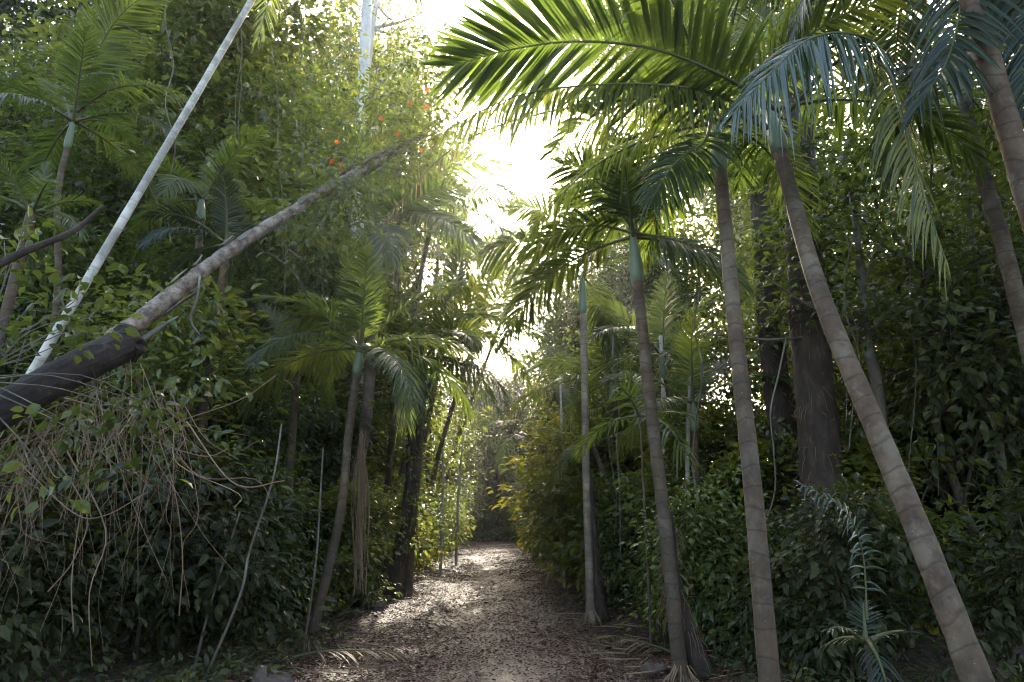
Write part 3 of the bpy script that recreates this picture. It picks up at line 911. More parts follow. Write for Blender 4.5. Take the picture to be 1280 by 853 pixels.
# left trees
for k, dx, Y, s, lab in [
    ('treeS', -6.9, 11.2, .9, 'small leafy tree between the white leaning palm and the weathered log'),
    ('treeS', -9.4, 11.4, 1.0, 'small dark-leaved tree at the left edge behind the thin upper left palm'),
    ('treeS', -5.9, 15.0, 1.0, 'understory tree behind the middle of the pale log'),
    ('treeS', -6.6, 19.5, 1.1, 'understory tree left of the tall crownshaft palm'),
    ('treeS', -5.0, 23.5, 1.0, 'understory tree below the yellow-green palm crown at the sun gap'),
    ('treeS', -4.6, 31.0, 1.0, 'understory tree at the left foot of the bright sky gap'),
    ('treeM', -11.5, 15.2, 1.0, 'broadleaf tree behind the white leaning palm, upper left'),
    ('treeM', -9.2, 18.8, 1.05, 'broadleaf tree with dense dark crown above the weathered log'),
    ('treeV', -10.2, 21.5, 1.05, 'climber-smothered tree left of the white vine-hung trunk, at the picture top'),
    ('treeV', -5.9, 24.5, .80, 'narrow climber-covered tree standing against the white sky, left of the gap'),
    ('treeM', -6.3, 30.0, .95, 'broadleaf tree on the left rim of the sun gap'),
    ('treeM', -5.6, 38.0, .85, 'hazy broadleaf tree low on the left rim of the sky gap'),
    ('treeY', -13.5, 26.5, 1.0, 'golden tree, sunlight painted into its leaves, shining through at the upper left, behind white palm'),
    ('treeY', -9.5, 29.5, .95, 'golden-green tree with sunlight painted into its leaves behind the climber-smothered trees'),
    ('treeL', -18.5, 22.0, 1.0, 'tall forest tree at the upper left corner behind the thin palm'),
    ('treeY', -19.5, 31.0, 1.05, 'yellow tree with sunlight painted into its leaves in the far upper left corner'),
    ('treeL', -14.5, 36.0, 1.0, 'tall pale-barked forest tree far back on the left'),
    ('treeL', -9.8, 41.0, .9, 'tall forest tree far back above the log end'),
    ('treeM', -7.2, 49.0, 1.0, 'far broadleaf tree in haze left of the path top'),
]:
    plant(k, dx, Y, s, lab, group='trees left of the path')
# right edge
for k, dx, Y, s, lab in [
    ('bushB', 3.55, 7.4, .8, 'dark broad-leaved shrub at the foot of the upright brown palm'),
    ('bushA', 2.95, 9.6, .85, 'leafy shrub with shining leaves right of the slim grey palm foot'),
    ('bushA', 3.1, 11.6, .8, 'small-leaved shrub behind the grey palm foot on the right'),
    ('bushA', 2.75, 13.6, .9, 'leafy shrub just behind the slender pale palm'),
    ('bushY', 2.35, 20.5, 1.65, 'tall yellow-green shrub hanging over the right path edge before the far end'),
    ('bushY', 2.2, 16.5, 1.35, 'yellow-green shrub left of the slender pale palm, leaning over the path'),
    ('bushY', 3.2, 14.6, 1.2, 'yellow-green shrub right of the slender pale palm'),
    ('bushA', 2.6, 20.0, 1.1, 'shrub behind the yellow-green bushes at the right path edge'),
    ('bushC', 2.6, 24.0, .95, 'tall shrub at the right edge half way up the path'),
    ('bushA', 2.4, 28.5, 1.2, 'rounded shrub under the blue-green stemless palm'),
    ('bushC', 2.5, 33.0, 1.0, 'tall shrub on the right near the path top'),
    ('bushC', 2.3, 39.0, 1.0, 'last tall shrub on the right before the path disappears'),
]:
    plant(k, dx, Y, s, lab, group='shrubs along the right edge of the path')
for k, dx, Y, s, lab in [
    ('bushB', 5.2, 6.6, .85, 'dark shrub on the floor right of the large leaning palm'),
    ('bushA', 4.9, 9.8, .75, 'leafy shrub before the two thick dark trunks'),
    ('bushC', 5.0, 13.6, .72, 'tall thicket shrub between the grey palm and the upright brown palm'),
    ('bushC', 7.6, 12.4, 1.0, 'tall thicket shrub behind the large leaning palm'),
    ('bushC', 4.4, 21.5, 1.1, 'tall thicket shrub behind the small thin palm on the right'),
    ('bushC', 9.6, 11.0, 1.0, 'tall thicket shrub at the right edge of the picture'),
]:
    plant(k, dx, Y, s, lab, group='second row of shrubs right of the path')
for k, dx, Y, s, lab in [
    ('bushY', 4.3, 10.8, .9, 'light green shrub glimpsed between the slim grey palm and the upright brown palm'),
    ('bushY', 5.6, 15.5, 1.3, 'light green shrub deep between the two thick dark trunks and the grey palm'),
    ('bushY', 7.9, 10.4, 1.1, 'light green shrub right of the large leaning palm near the thin pale trunk'),
    ('treeR', 5.9, 8.6, .85, 'spreading tree with forked bare limbs right of the large leaning palm'),
    ('treeR', 8.4, 10.5, 1.05, 'spreading tree with layered leaves at the right edge'),
    ('treeR', 3.9, 16.5, .85, 'spreading tree with yellowish leaves behind the grey palm crown'),
    ('treeS', 10.6, 14.5, 1.25, 'understory tree at the right edge behind the bent brown palm'),
    ('treeS', 3.7, 26.0, .85, 'understory tree at the right foot of the bright sky gap'),
    ('treeM', 5.9, 25.0, .95, 'broadleaf tree right of the sun gap behind the hazy palm crown'),
    ('treeM', 4.9, 33.0, .85, 'far broadleaf tree on the right rim of the sky gap'),
    ('treeL', 9.6, 27.0, 1.0, 'tall forest tree behind the overhanging fronds on the right'),
    ('treeL', 7.6, 36.0, .70, 'tall forest tree far back right of the gap'),
    ('treeM', 5.4, 44.0, .9, 'far hazy broadleaf tree right of the path top'),
]:
    plant(k, dx, Y, s, lab, group='trees right of the path')
plant('treeV', -4.15, 19.0, 1.0, 'tall white trunk draped with hanging climbers, rising behind the orange flowers', rot=.15, group='trees left of the path', var=0)
plant('treeS', 3.3, 27.0, 1.65, 'narrow leafy tree with its crown on the right rim of the sky gap', group='trees right of the path', wide=.55)
plant('treeS', 3.4, 36.5, 1.8, 'narrow tall tree further back on the right rim of the sky gap', group='trees right of the path', wide=.55)
plant('treeM', -6.1, 23.2, 1.3, 'dense dark-green tree right behind the white vine-hung trunk', group='trees left of the path')
plant('treeS', -4.3, 14.9, 1.0, 'dense small tree hiding the lower half of the tall white trunk', group='trees left of the path')
plant('treeS', -3.5, 33.0, 1.1, 'dense grey-green tree closing over the far left path edge', group='trees left of the path')
plant('treeD', -2.9, 41.0, 1.0, 'dense tree just left of where the path disappears', group='trees left of the path')
plant('bushC', 11.5, 14.0, 1.1, 'tall shrub by the right picture edge under the layered leaves', group='second row of shrubs right of the path')
plant('bushC', 13.5, 19.5, 1.4, 'tall shrub deep in the forest at the right edge', group='second row of shrubs right of the path')
plant('bushC', 9.4, 17.0, 1.2, 'tall shrub deep in the forest behind the large leaning palm', group='second row of shrubs right of the path')
plant('treeM', 9.4, 18.0, 1.05, 'dense broadleaf tree filling the background right of the large leaning palm trunk', group='trees right of the path')
for k, dx, Y, s, lab in [
    ('treeS', 5.2, 13.0, .72, 'small leafy tree between the slim grey palm and the thick dark trunks'),
    ('bushC', 6.7, 11.4, 1.15, 'tall leafy shrub half covering the thick dark shaggy trunk'),
    ('bushY', 5.0, 9.2, .85, 'light green shrub at the foot of the thick dark trunks'),
    ('bushY', 3.6, 11.8, 1.15, 'light green shrub reaching up right beside the slim grey palm'),
    ('treeS', 7.3, 9.8, .8, 'small leafy tree just right of the large leaning palm trunk'),
    ('bushC', 3.9, 16.2, .95, 'tall leafy shrub filling the gap behind the slim grey palm'),
]:
    plant(k, dx, Y, s, lab, group='leafy growth filling the right side')
# forest closing the far end
for k, dx, Y, s, lab in [
    ('treeM', 5.1, 27.5, 1.05, 'leafy tree right behind the sun glow on the right rim of the gap'),
    ('treeS', 3.6, 30.0, 1.1, 'small tree at the right foot of the sky gap behind the bluish palm'),
    ('treeR', 8.0, 5.4, 1.15, 'spreading tree added over the upper right corner to block the sky'),  # crown added overhead to keep skylight off this corner
]:
    plant(k, dx, Y, s, lab, group='trees right of the path')
for k, dx, Y, s, lab in [
    ('treeM', -7.6, 14.2, 1.15, 'bushy tree with dense crown just left of the orange flowers'),
    ('treeM', -7.9, 23.5, 1.25, 'dense tree behind the white vine-hung trunk'),
    ('treeL', -7.2, 27.5, .85, 'leafy tree filling the left rim of the sky gap near the top'),
    ('treeS', -4.3, 27.0, 1.0, 'small tree among the golden fronds left of the gap'),
    ('treeM', -13.0, 18.5, 1.2, 'dense tree at the picture top right of the white leaning palm'),
    ('treeS', -8.6, 13.6, 1.2, 'small dense tree behind the middle of the white leaning palm'),
]:
    plant(k, dx, Y, s, lab, group='trees left of the path')
for k, dx, Y, s in [('treeD', -2.5, 46, .85), ('treeD', 2.6, 45, .85), ('treeD', -.5, 54, 1.25), ('treeD', 1.3, 51, 1.1), ('treeD', -1.7, 49, 1.0), ('treeD', -4.6, 45, 1.1), ('treeD', 4.6, 47, 1.1), ('bushC', -1.6, 52, 1.2), ('bushC', .6, 53, 1.2), ('bushC', 2.8, 51, 1.3), ('bushC', -3.8, 51, 1.3),
                    ('treeD', 2.0, 60, 1.6), ('treeD', -2.4, 62, 1.6), ('bushC', -5.6, 52, 1.4), ('bushC', 5.0, 52, 1.4), ('treeD', -6.5, 55, 1.5), ('treeD', 6.3, 55, 1.5), ('treeD', .2, 68, 1.7)]:
    plant(k, dx, Y, s, 'dark leafy growth closing the view right behind the path end', group='growth behind the path end')
for k, dx, Y, s in [('treeM', -9, -10, .9), ('treeM', 9.5, -10, .9), ('bushC', -3.6, -3.0, 1.1), ('bushC', 3.6, -3.4, 1.1), ('bushC', -.8, -7.5, 1.3), ('bushC', 1.6, -8.0, 1.3)]:  # unseen trees and bushes, added to cut skylight on the foreground
    plant(k, dx, Y, s, 'unseen growth added behind the viewer to shade the view', group='unseen shading growth behind the viewer')
for i, (dx, Y, k, s) in enumerate([(-3.6, 53, 'treeM', 1.1), (-.8, 58, 'treeM', 1.2), (2.2, 56, 'treeM', 1.2), (5.2, 58, 'treeM', 1.15), (-6.5, 58, 'treeM', 1.0), (.9, 66, 'treeM', .98), (-3.8, 67, 'treeM', 1.0),
                                   (-10.5, 56, 'treeL', .9), (9.5, 56, 'treeL', .9), (-14, 66, 'treeL', 1.0), (13.5, 66, 'treeL', 1.0), (-21, 46, 'treeL', 1.0), (21, 46, 'treeL', 1.0), (-27, 36, 'treeL', 1.0), (25, 34, 'treeL', 1.0)]):
    plant(k, dx, Y, s, 'hazy distant tree in the forest closing the view beyond the path end', group='distant trees beyond the path end')
for i, (dx, Y, lab) in enumerate([(-.9, 47, 'low dark bush just left of the far trunks at the path end'), (1.1, 48, 'low dark bush just right of the far trunks at the path end'), (3.6, 47, 'bush at the right of the path end under the hazy trees'), (-3.8, 48, 'bush at the left of the path end under the hazy trees')]):
    plant('bushA', dx, Y, 1.1, lab, group='bushes closing the path end')
for i, lst in PRO.items():
    for v, p in enumerate(lst):
        if (i, v) not in placed:
            for ch in list(p.children):
                bpy.data.objects.remove(ch)
            bpy.data.objects.remove(p)


# ------------------------------------------------------------------ bare trunks
def bare(name, label, cat, pts, rad, mat, group=None, sides=12, fuzz=0, branches=(), seed=0, climb=None):
    rs = np.random.default_rng(seed)
    tp = spline(pts, 34)
    base = tp[0].copy()
    r = np.interp(np.linspace(0, 1, 34), np.linspace(0, 1, len(rad)), rad)
    mb = MB()
    tube(mb, tp, r, sides, .5, rough=.10, rs=rs)
    for b in branches:
        tube(mb, spline(b[0], 10), np.linspace(b[1], b[1] * .3, 10), 6, .5, cap=False)
    root = empty(name, base, label, cat, group)
    mb.build('trunk', M[mat], root, smooth=True, origin=base)
    if fuzz:
        fb = MB()
        for i in range(fuzz):
            k = rs.integers(1, 33)
            a = rs.random() * 6.28
            d = np.array([math.cos(a), math.sin(a), 0])
            p = tp[k] + d * r[k] * .95 + np.array([0, 0, rs.uniform(-.2, .2)])
            q = p + d * rs.uniform(.03, .16) + np.array([0, 0, rs.uniform(-.35, .05)])
            tube(fb, [p, (p + q) / 2 + d * .03, q], [.004, .003, .0015], 3, .5, cap=False)
        tag(fb.build('root_fibres', M['vine'], root, origin=base), kind='stuff')
    if climb:
        cb = MB()
        ks = rs.integers(int(34 * climb[0]), int(34 * climb[1]), climb[2])
        aa = rs.random(climb[2]) * 6.28
        cc = tp[ks] + np.stack([np.cos(aa), np.sin(aa), 0 * aa], 1) * (r[ks] + .05)[:, None]
        cc[:, 2] += rs.normal(0, .15, climb[2])
        leafy(cb, rs, cc, tp[17], 26, .22, .13, .55, .5)
        tag(cb.build('climber_leaves', M['leaf_bush'], root, origin=base), kind='stuff')
    return root


GT = 'bare trunks in the forest'
bare('tree', 'tall pale white trunk rising upright behind the upper end of the log', 'tree', [gp(-4.0, 16.6), P(442, 520, 16.6), P(445, 340, 16.6), P(449, 200, 16.8), P(458, 20, 17.1), P(464, -90, 17.4)], [.22, .19, .175, .155, .14], 'white_bark', GT, 14, seed=9)
bare('tree', 'thick dark shaggy trunk right of the upright brown palm', 'tree', [gp(4.15, 9.0), P(1030, 620, 9.0), P(1012, 420, 9.1), P(1000, 230, 9.2), P(992, 20, 9.3)], [.34, .26, .25, .23, .21], 'dark_bark', GT, 18, 420, seed=1, climb=(.5, .98, 90))
bare('tree', 'second thick dark trunk, left of the shaggy one and partly behind the upright palm', 'tree', [gp(4.05, 10.4), P(988, 640, 10.4), P(965, 430, 10.5), P(945, 200, 10.6)], [.28, .22, .20, .17], 'dark_bark', GT, 16, 260, seed=2, climb=(.45, .98, 70))
bare('tree', 'dark trunk with flared foot touching the slim yellow-green palm', 'tree', [gp(-2.25, 15.7), P(508, 640, 15.8), P(516, 540, 15.9), P(522, 440, 16.2)], [.21, .125, .10, .06], 'dark_bark', GT, 12, 60, seed=3, climb=(.2, .95, 40))
bare('tree', 'dark rooted stump-like trunk hugging the slender pale palm', 'tree', [gp(1.72, 12.2), P(742, 700, 12.2), P(738, 600, 12.25)], [.20, .11, .05], 'dark_bark', GT, 12, 80, seed=4)
bare('tree', 'dark trunk against the slim grey palm foot', 'tree', [gp(2.12, 7.65), P(843, 740, 7.72), P(836, 640, 7.8)], [.14, .10, .05], 'dark_bark', GT, 12, 90, seed=5)
bare('tree', 'thin pale crooked trunk near the right edge', 'tree', [gp(7.0, 9.6), P(1268, 690, 9.3), P(1243, 520, 9.3), P(1232, 400, 9.4), P(1214, 290, 9.5), P(1205, 150, 9.6)], [.075, .065, .058, .05, .04], 'bark', GT, 9, seed=6)
bare('tree', 'thin forked tree with bare side limbs right of the large leaning palm', 'tree', [gp(4.9, 8.8), P(1110, 600, 8.8), P(1096, 480, 8.8), P(1083, 424, 8.9), P(1076, 340, 9.0), P(1066, 240, 9.1)], [.085, .075, .07, .055, .035], 'bark', GT, 9,
     branches=[([P(1084, 424, 8.9), P(1055, 400, 8.8), P(1010, 382, 8.7), P(955, 345, 8.6)], .035), ([P(1084, 424, 8.9), P(1045, 418, 8.9), P(960, 425, 9.0), P(870, 415, 9.2)], .030),
               ([P(1083, 424, 8.9), P(1108, 395, 8.8), P(1150, 350, 8.7), P(1210, 330, 8.6)], .03), ([P(1078, 360, 9.0), P(1098, 310, 8.9), P(1130, 255, 8.8)], .025)], seed=7)
for i, (px, Y, yt, lab) in enumerate([(622, 49, 560, 'thinner left one of the dark far trunks at the path end'), (656, 50, 540, 'thicker middle one of the dark far trunks at the path end'), (690, 49, 560, 'right one of the dark far trunks at the path end'),
                                      (608, 60, 560, 'faint thin trunk left of the dark far trunks')]):
    t = P(px, yt, Y)
    bare('tree', lab, 'tree', [np.array([t[0], Y, float(hgt(t[0], Y)) - .1]), t], [[.16, .10], [.42, .22], [.26, .15], [.12, .08]][i], 'dark_bark', 'dark trunks at the path end', 10, seed=20 + i)
for i, (q, w, lab) in enumerate([
    ([(703, 640, 17.5), (702, 540, 17.5), (700, 470, 17.5)], .045, 'thin pale sapling stem left of the slender pale palm'),
    ([(860, 640, 11), (860, 540, 11), (863, 470, 11)], .045, 'thin pale sapling stem right of the slim grey palm'),
    ([(832, 600, 13), (830, 500, 13), (826, 420, 13)], .07, 'pale straight stem directly behind the slim grey palm'),
    ([(552, 660, 21), (554, 600, 21), (553, 560, 21)], .05, 'thin pale stem standing in the left bushes half way up the path'),
    ([(572, 640, 24), (575, 590, 24), (580, 540, 24)], .05, 'thin slanting pale stem just right of the straight one in the left bushes'),
    ([(378, 820, 8.9), (395, 700, 8.8), (404, 560, 8.8)], .018, 'very thin brown sapling just left of the thin curved palm'),
    ([(258, 845, 7.4), (300, 745, 7.3), (312, 690, 7.35), (341, 600, 7.3), (352, 530, 7.4)], .016, 'slanting bare stem in the dark left bushes'),
    ([(240, 850, 7.7), (262, 760, 7.7), (300, 640, 7.7)], .018, 'shorter slanting stem left of the long bare one'),
    ([(592, 130, 24), (600, 60, 24), (612, -40, 24)], .10, 'thin leaning trunk high on the left'),
    ([(200, 110, 22), (215, 30, 22), (228, -40, 22)], .16, 'pale trunk at the top left of the white leaning palm'),
    ([(232, 60, 24), (240, 10, 24), (246, -40, 24)], .12, 'slim pale trunk just right of the other at the top left'),
][:8]):
    pts = [P(*z) for z in q]
    f = on_ground(pts[0], pts[0] + np.array([0, 0, 1.0]) + (pts[1] - pts[0]) * .2)
    bare('sapling', lab, 'sapling', [f] + pts, [w, w * .9, w * .75, w * .5], 'bark' if i in (5, 6, 7) else 'palm_pale', 'thin stems among the bushes', 7, seed=40 + i)

# ------------------------------------------------------------------ hanging lianas
rs = np.random.default_rng(61)
for i, (px, y0, y1, Y, lab) in enumerate([
    (215, -20, 300, 9.5, 'thin liana hanging behind the white leaning palm'), (300, 20, 330, 11, 'thin liana hanging above the middle of the pale log'),
    (345, 60, 520, 12, 'long liana hanging straight down left of the bright green palm'), (375, -20, 250, 13, 'liana dropping from the picture top left of the orange flowers'),
    (640 + 232, 300, 640, 9.5, 'liana hanging between the slim grey palm and the upright brown palm'), (1065, 240, 560, 8.2, 'liana hanging beside the thick dark shaggy trunk'),
    (1140, 330, 700, 8.5, 'thin liana hanging right of the large leaning palm'), (1190, 180, 620, 8.8, 'liana hanging left of the thin pale crooked trunk'),
    (985, 420, 720, 8.4, 'liana hanging in front of the second thick dark trunk'), (770, 420, 700, 11.2, 'thin liana right of the slender pale palm')]):
    a, b = P(px, y0, Y), P(px + rs.normal(0, 14), y1, Y)
    b[2] = max(b[2], float(hgt(b[0], b[1])))
    mb = MB()
    pts = [a + (b - a) * t + np.array([rs.normal(0, .05), rs.normal(0, .05), 0]) for t in np.linspace(0, 1, 7)]
    tube(mb, spline(pts, 30), rs.uniform(.006, .013) * np.linspace(1, .7, 30), 6, .5)
    if i % 2:
        q = [a + (b - a) * t + np.array([rs.normal(0, .07), rs.normal(0, .07), 0]) for t in np.linspace(.1, .9, 6)]
        tube(mb, spline(q, 26), .005, 5, .5)
    tag(mb.build('liana', M['bark'], origin=a), lab, 'liana', 'thin lianas hanging among the trees')
rs = np.random.default_rng(63)
for i, (dx, Y, az, lab) in enumerate([(-2.35, 8.6, .4, 'dead brown palm frond lying at the foot of the thin curved palm'), (2.2, 9.2, 2.2, 'dead brown palm frond lying on the right path edge'), (-2.2, 12.2, 2.8, 'dead brown palm frond lying near the hanging roots'), (2.3, 6.2, 1.2, 'dead brown palm frond in the lower right among the leaves'), (1.9, 17.5, .6, 'dead brown palm frond fallen below the yellow-green shrub')]):
    g = gp(dx, Y)
    t = np.linspace(0, 1, 12) * 1.5
    x, y = g[0] + np.cos(az) * t, g[1] + np.sin(az) * t
    pts = np.stack([x, y, hgt(x, y) + .06 + .10 * np.sin(np.linspace(0, math.pi, 12))], 1)
    o = frond(None, g, pts, .36, n=34, hang=.35, vee=-.05, seed=900 + i, mat='frond_dry', gaps=.3, name='fallen_frond', rr=.012)
    tag(o, lab, 'palm frond', 'dead fronds fallen beside the path')

# ------------------------------------------------------------------ the weathered log
rs = np.random.default_rng(3)
lp = spline([P(-60, 548, 4.9), P(20, 503, 5.2), P(100, 458, 5.6), P(163, 428, 6.0)], 20)
lr = np.interp(np.linspace(0, 1, 20), [0, .5, .93, 1], [.135, .14, .15, .145])
root = empty('fallen_tree', lp[0], 'fallen weathered tree leaning up from the left edge, bark sleeve broken off dark', 'fallen tree')
mb = MB()
tube(mb, lp, lr, 18, .5, rough=.10, rs=rs)
e = lp[-1]
ax = nrm(lp[-1] - lp[-2])
tube(mb, np.array([e - ax * .10, e - ax * .02, e + ax * .03]), [.155, .175, .15], 18, .5, rough=.22, rs=rs)
mb.build('bark_sleeve', M['log_dark'], root, smooth=False, origin=lp[0])
up_ = spline([P(140, 425, 5.9), P(185, 393, 6.2), P(290, 312, 7.2), P(412, 236, 8.4), P(470, 203, 9.0), P(532, 168, 9.6)], 150)
mb = MB()
tube(mb, up_, np.interp(np.linspace(0, 1, 150), [0, .1, .25, .6, .75, .88, 1], [.082, .085, .076, .070, .062, .052, .044]) * (1 + .05 * np.sin(np.arange(150) * .55) + .05 * np.sin(np.arange(150) * .23)), 20, .5, rough=.26, rs=rs)
mb.build('trunk', M['log'], root, smooth=True, origin=lp[0])
for k in range(26):                                    # ragged strips of bark lifting from the pale wood
    i = rs.integers(20, 130)
    a = rs.random() * 6.28
    t = nrm(up_[i + 1] - up_[i])
    s1 = nrm(np.cross(t, UP))
    o_ = s1 * math.cos(a) + np.cross(s1, t) * math.sin(a)
    p = up_[i] + o_ * .095
    ln = rs.uniform(.15, .6)
    w = np.cross(t, o_) * rs.uniform(.012, .04)
    q = p + t * ln * .5 + o_ * .012
    z = p + t * ln + o_ * rs.uniform(.015, .06) - UP * .02
    mb = MB()
    v = np.array([p - w, p + w, q + w * 1.1, q - w * 1.1, z + w * .4, z - w * .4])
    mb.add(np.vstack([v, v + o_ * .008]), [(0, 1, 2, 3), (3, 2, 4, 5), (9, 8, 7, 6), (11, 10, 8, 9), (0, 3, 9, 6), (3, 5, 11, 9), (1, 7, 8, 2), (2, 8, 10, 4), (5, 4, 10, 11), (0, 6, 7, 1)])
    mb.build('bark_strip', M['bark'], root, origin=lp[0])
lb = spline([P(168, 432, 6.05), P(200, 410, 6.2), P(222, 396, 6.3)], 8)
mb = MB()
tube(mb, lb, np.linspace(.035, .008, 8), 8, .5, rough=.3, rs=rs)
tube(mb, spline([P(250, 345, 6.6), P(246, 375, 6.5), P(238, 400, 6.5), P(250, 420, 6.5)], 10), .012, 5, .5)
mb.build('branch_stub', M['bark'], root, origin=lp[0], smooth=True)

low = bare('fallen_tree', 'dark thin dead branch crossing the left edge above the log', 'branch', [P(-30, 345, 5.0), P(30, 315, 5.2), P(90, 290, 5.4), P(128, 258, 5.5)], [.035, .032, .025, .014], 'dark_bark', None, 8, seed=31)
low.name = 'dead_branch'

# ------------------------------------------------------------------ dry vines hanging from the log, hanging roots
rs = np.random.default_rng(17)
mb = MB()
for i in range(200):
    px = rs.uniform(-20, 235)
    py = np.interp(px, [-20, 170, 230], [545, 450, 500]) + rs.uniform(-5, 70)
    Y = rs.uniform(5.2, 6.6)
    p = P(px, py, Y)
    if rs.random() < .6:
        q = p + np.array([rs.normal(0, .35), rs.normal(0, .25), -rs.uniform(.4, 1.7)])
        m = (p + q) / 2 + rs.normal(size=3) * .09
        m2 = p * .25 + q * .75 + rs.normal(size=3) * .07
        pp = spline([p, m, m2, q], 16)
    else:
        q = p + np.array([np.clip(rs.normal(0, .6), -1, .8), rs.normal(0, .4), -rs.uniform(-.1, .9)])
        m = (p + q) / 2 + np.array([0, 0, -rs.uniform(.0, .25)]) + rs.normal(size=3) * .04
        pp = spline([p, m, q], 16)
    pp[:, 2] = np.maximum(pp[:, 2], hgt(pp[:, 0], pp[:, 1]) + .02)
    tube(mb, pp, rs.choice([.0016, .0028, .004, .007], p=[.5, .32, .14, .04]) * np.linspace(1, .55, 16), 4, .5, cap=False)
for q in [[(20, 575, 5.6), (90, 640, 5.5), (130, 645, 5.4), (185, 615, 5.5)], [(180, 500, 5.9), (215, 600, 5.9), (228, 690, 6.0), (224, 770, 6.1)], [(130, 520, 5.6), (105, 620, 5.5), (90, 720, 5.5), (92, 790, 5.5)],
          [(60, 560, 5.5), (108, 640, 5.4), (92, 700, 5.4), (60, 740, 5.4)], [(160, 540, 5.8), (250, 570, 6.2), (285, 562, 6.4)], [(190, 545, 5.9), (230, 525, 6.2), (300, 500, 6.6), (345, 470, 6.8)]]:
    tube(mb, spline([P(*z) for z in q], 22), .0045, 5, .5, cap=False)
o = mb.build('vine_tangle', M['vine'], origin=P(110, 500, 5.8))
tag(o, 'tangle of dry brown vine stems hanging under the leaning log', 'vines')
mb = MB()
for i in range(26):
    t = P(453 + rs.normal(0, 2.0), 545 + rs.uniform(-10, 20), 10.6)
    b = P(450 + rs.normal(0, 5.5), 742 + rs.uniform(-50, 12), 10.4)
    tube(mb, limb_pts(rs, t, b, .03, 12), .006, 4, .5, cap=False)
o = mb.build('hanging_roots', M['vine'], origin=P(452, 540, 10.6))
tag(o, 'bundle of grey-brown hanging air roots right of the thin curved palm', 'hanging roots')

# ------------------------------------------------------------------ flowering climber round the log end
rs = np.random.default_rng(23)
c0 = P(455, 205, 9.4)
root = empty('flowering_creeper', c0, 'green creeper with small orange flowers wound over the upper end of the log', 'creeper')
cl = []
for q in [(420, 230, 9.0), (400, 260, 8.7), (440, 165, 9.4), (470, 150, 9.6), (505, 160, 9.8), (430, 120, 9.8), (520, 130, 9.8), (410, 195, 9.2), (385, 285, 8.4), (480, 190, 9.3), (460, 100, 10), (540, 100, 10.2), (500, 110, 10), (545, 70, 10.3), (425, 300, 9), (525, 175, 9.3), (538, 160, 9.4), (520, 190, 9.3), (545, 175, 9.6), (500, 205, 9.2), (555, 150, 9.8), (415, 215, 8.2), (425, 245, 8.2)]:
    for _ in range(4):
        cl.append(P(*q) + rs.normal(size=3) * .28)
lb = MB()
leafy(lb, rs, np.array(cl), c0, 44, .34, .11, .5)
lb.build('foliage', M['leaf'], root, origin=c0)
mb = MB()
tube(mb, spline([P(400, 245, 8.4), P(425, 232, 8.5), P(440, 205, 8.9), P(470, 150, 9.5), P(520, 110, 10), P(550, 60, 10.4)], 40), np.linspace(.018, .008, 40), 6, .5)
for c in cl[::2]:
    tube(mb, limb_pts(rs, c, c0 + (c - c0) * .4 + np.array([0, 0, -.1]), .15), .006, 4, .5, cap=False)
mb.build('stem', M['bark'], root, origin=c0)
for q in [(421, 178), (415, 202), (427, 209), (476, 149), (512, 129), (535, 113), (552, 71), (564, 92), (441, 220), (533, 134), (526, 188), (498, 168)]:
    p = P(q[0], q[1], 8.6 + rs.random() * .4)
    fb = MB()
    n = 6
    aa = np.arange(n) / n * 6.28
    dd = np.stack([np.cos(aa), rs.normal(-.4, .2, n), np.sin(aa)], 1)
    leaves(fb, np.repeat(p[None], n, 0), dd, np.repeat(np.array([[0, -1.0, .4]]), n, 0), .046, .034, rs.random(n))
    fb.build('flower', M['flower'], root, origin=c0)

# near twigs with leaves at the left edge and over the log
rs = np.random.default_rng(29)
c0 = P(60, 470, 4.6)
root = empty('leafy_branch', c0, 'branch of broad green leaves hanging in front of the log at the left edge', 'branch')
cl = np.array([P(x, y, d) for x, y, d in [(20, 420, 5.0), (55, 400, 5.2), (95, 395, 5.2), (130, 385, 5.3), (75, 430, 5.1), (30, 450, 4.9), (110, 415, 5.2), (10, 395, 5.0), (150, 372, 5.4), (60, 365, 5.4), (100, 350, 5.5), (20, 330, 5.2), (30, 290, 5.4), (5, 300, 5.2), (178, 520, 5.2), (165, 500, 5.2), (70, 520, 4.8), (45, 600, 5.0), (70, 620, 5.0), (155, 590, 5.2), (190, 508, 5.3)]])
lb = MB()
leafy(lb, rs, cl, c0, 15, .24, .115, .6, .25, .5)
lb.build('foliage', M['leaf'], root, origin=c0)
mb = MB()
st = P(-40, 470, 4.9)
for c in cl:
    tube(mb, limb_pts(rs, st + (c - st) * rs.uniform(0, .4), c, .08), .007 * np.linspace(1, .4, 7), 4, .5, cap=False)
mb.build('twigs', M['bark'], root, origin=c0)

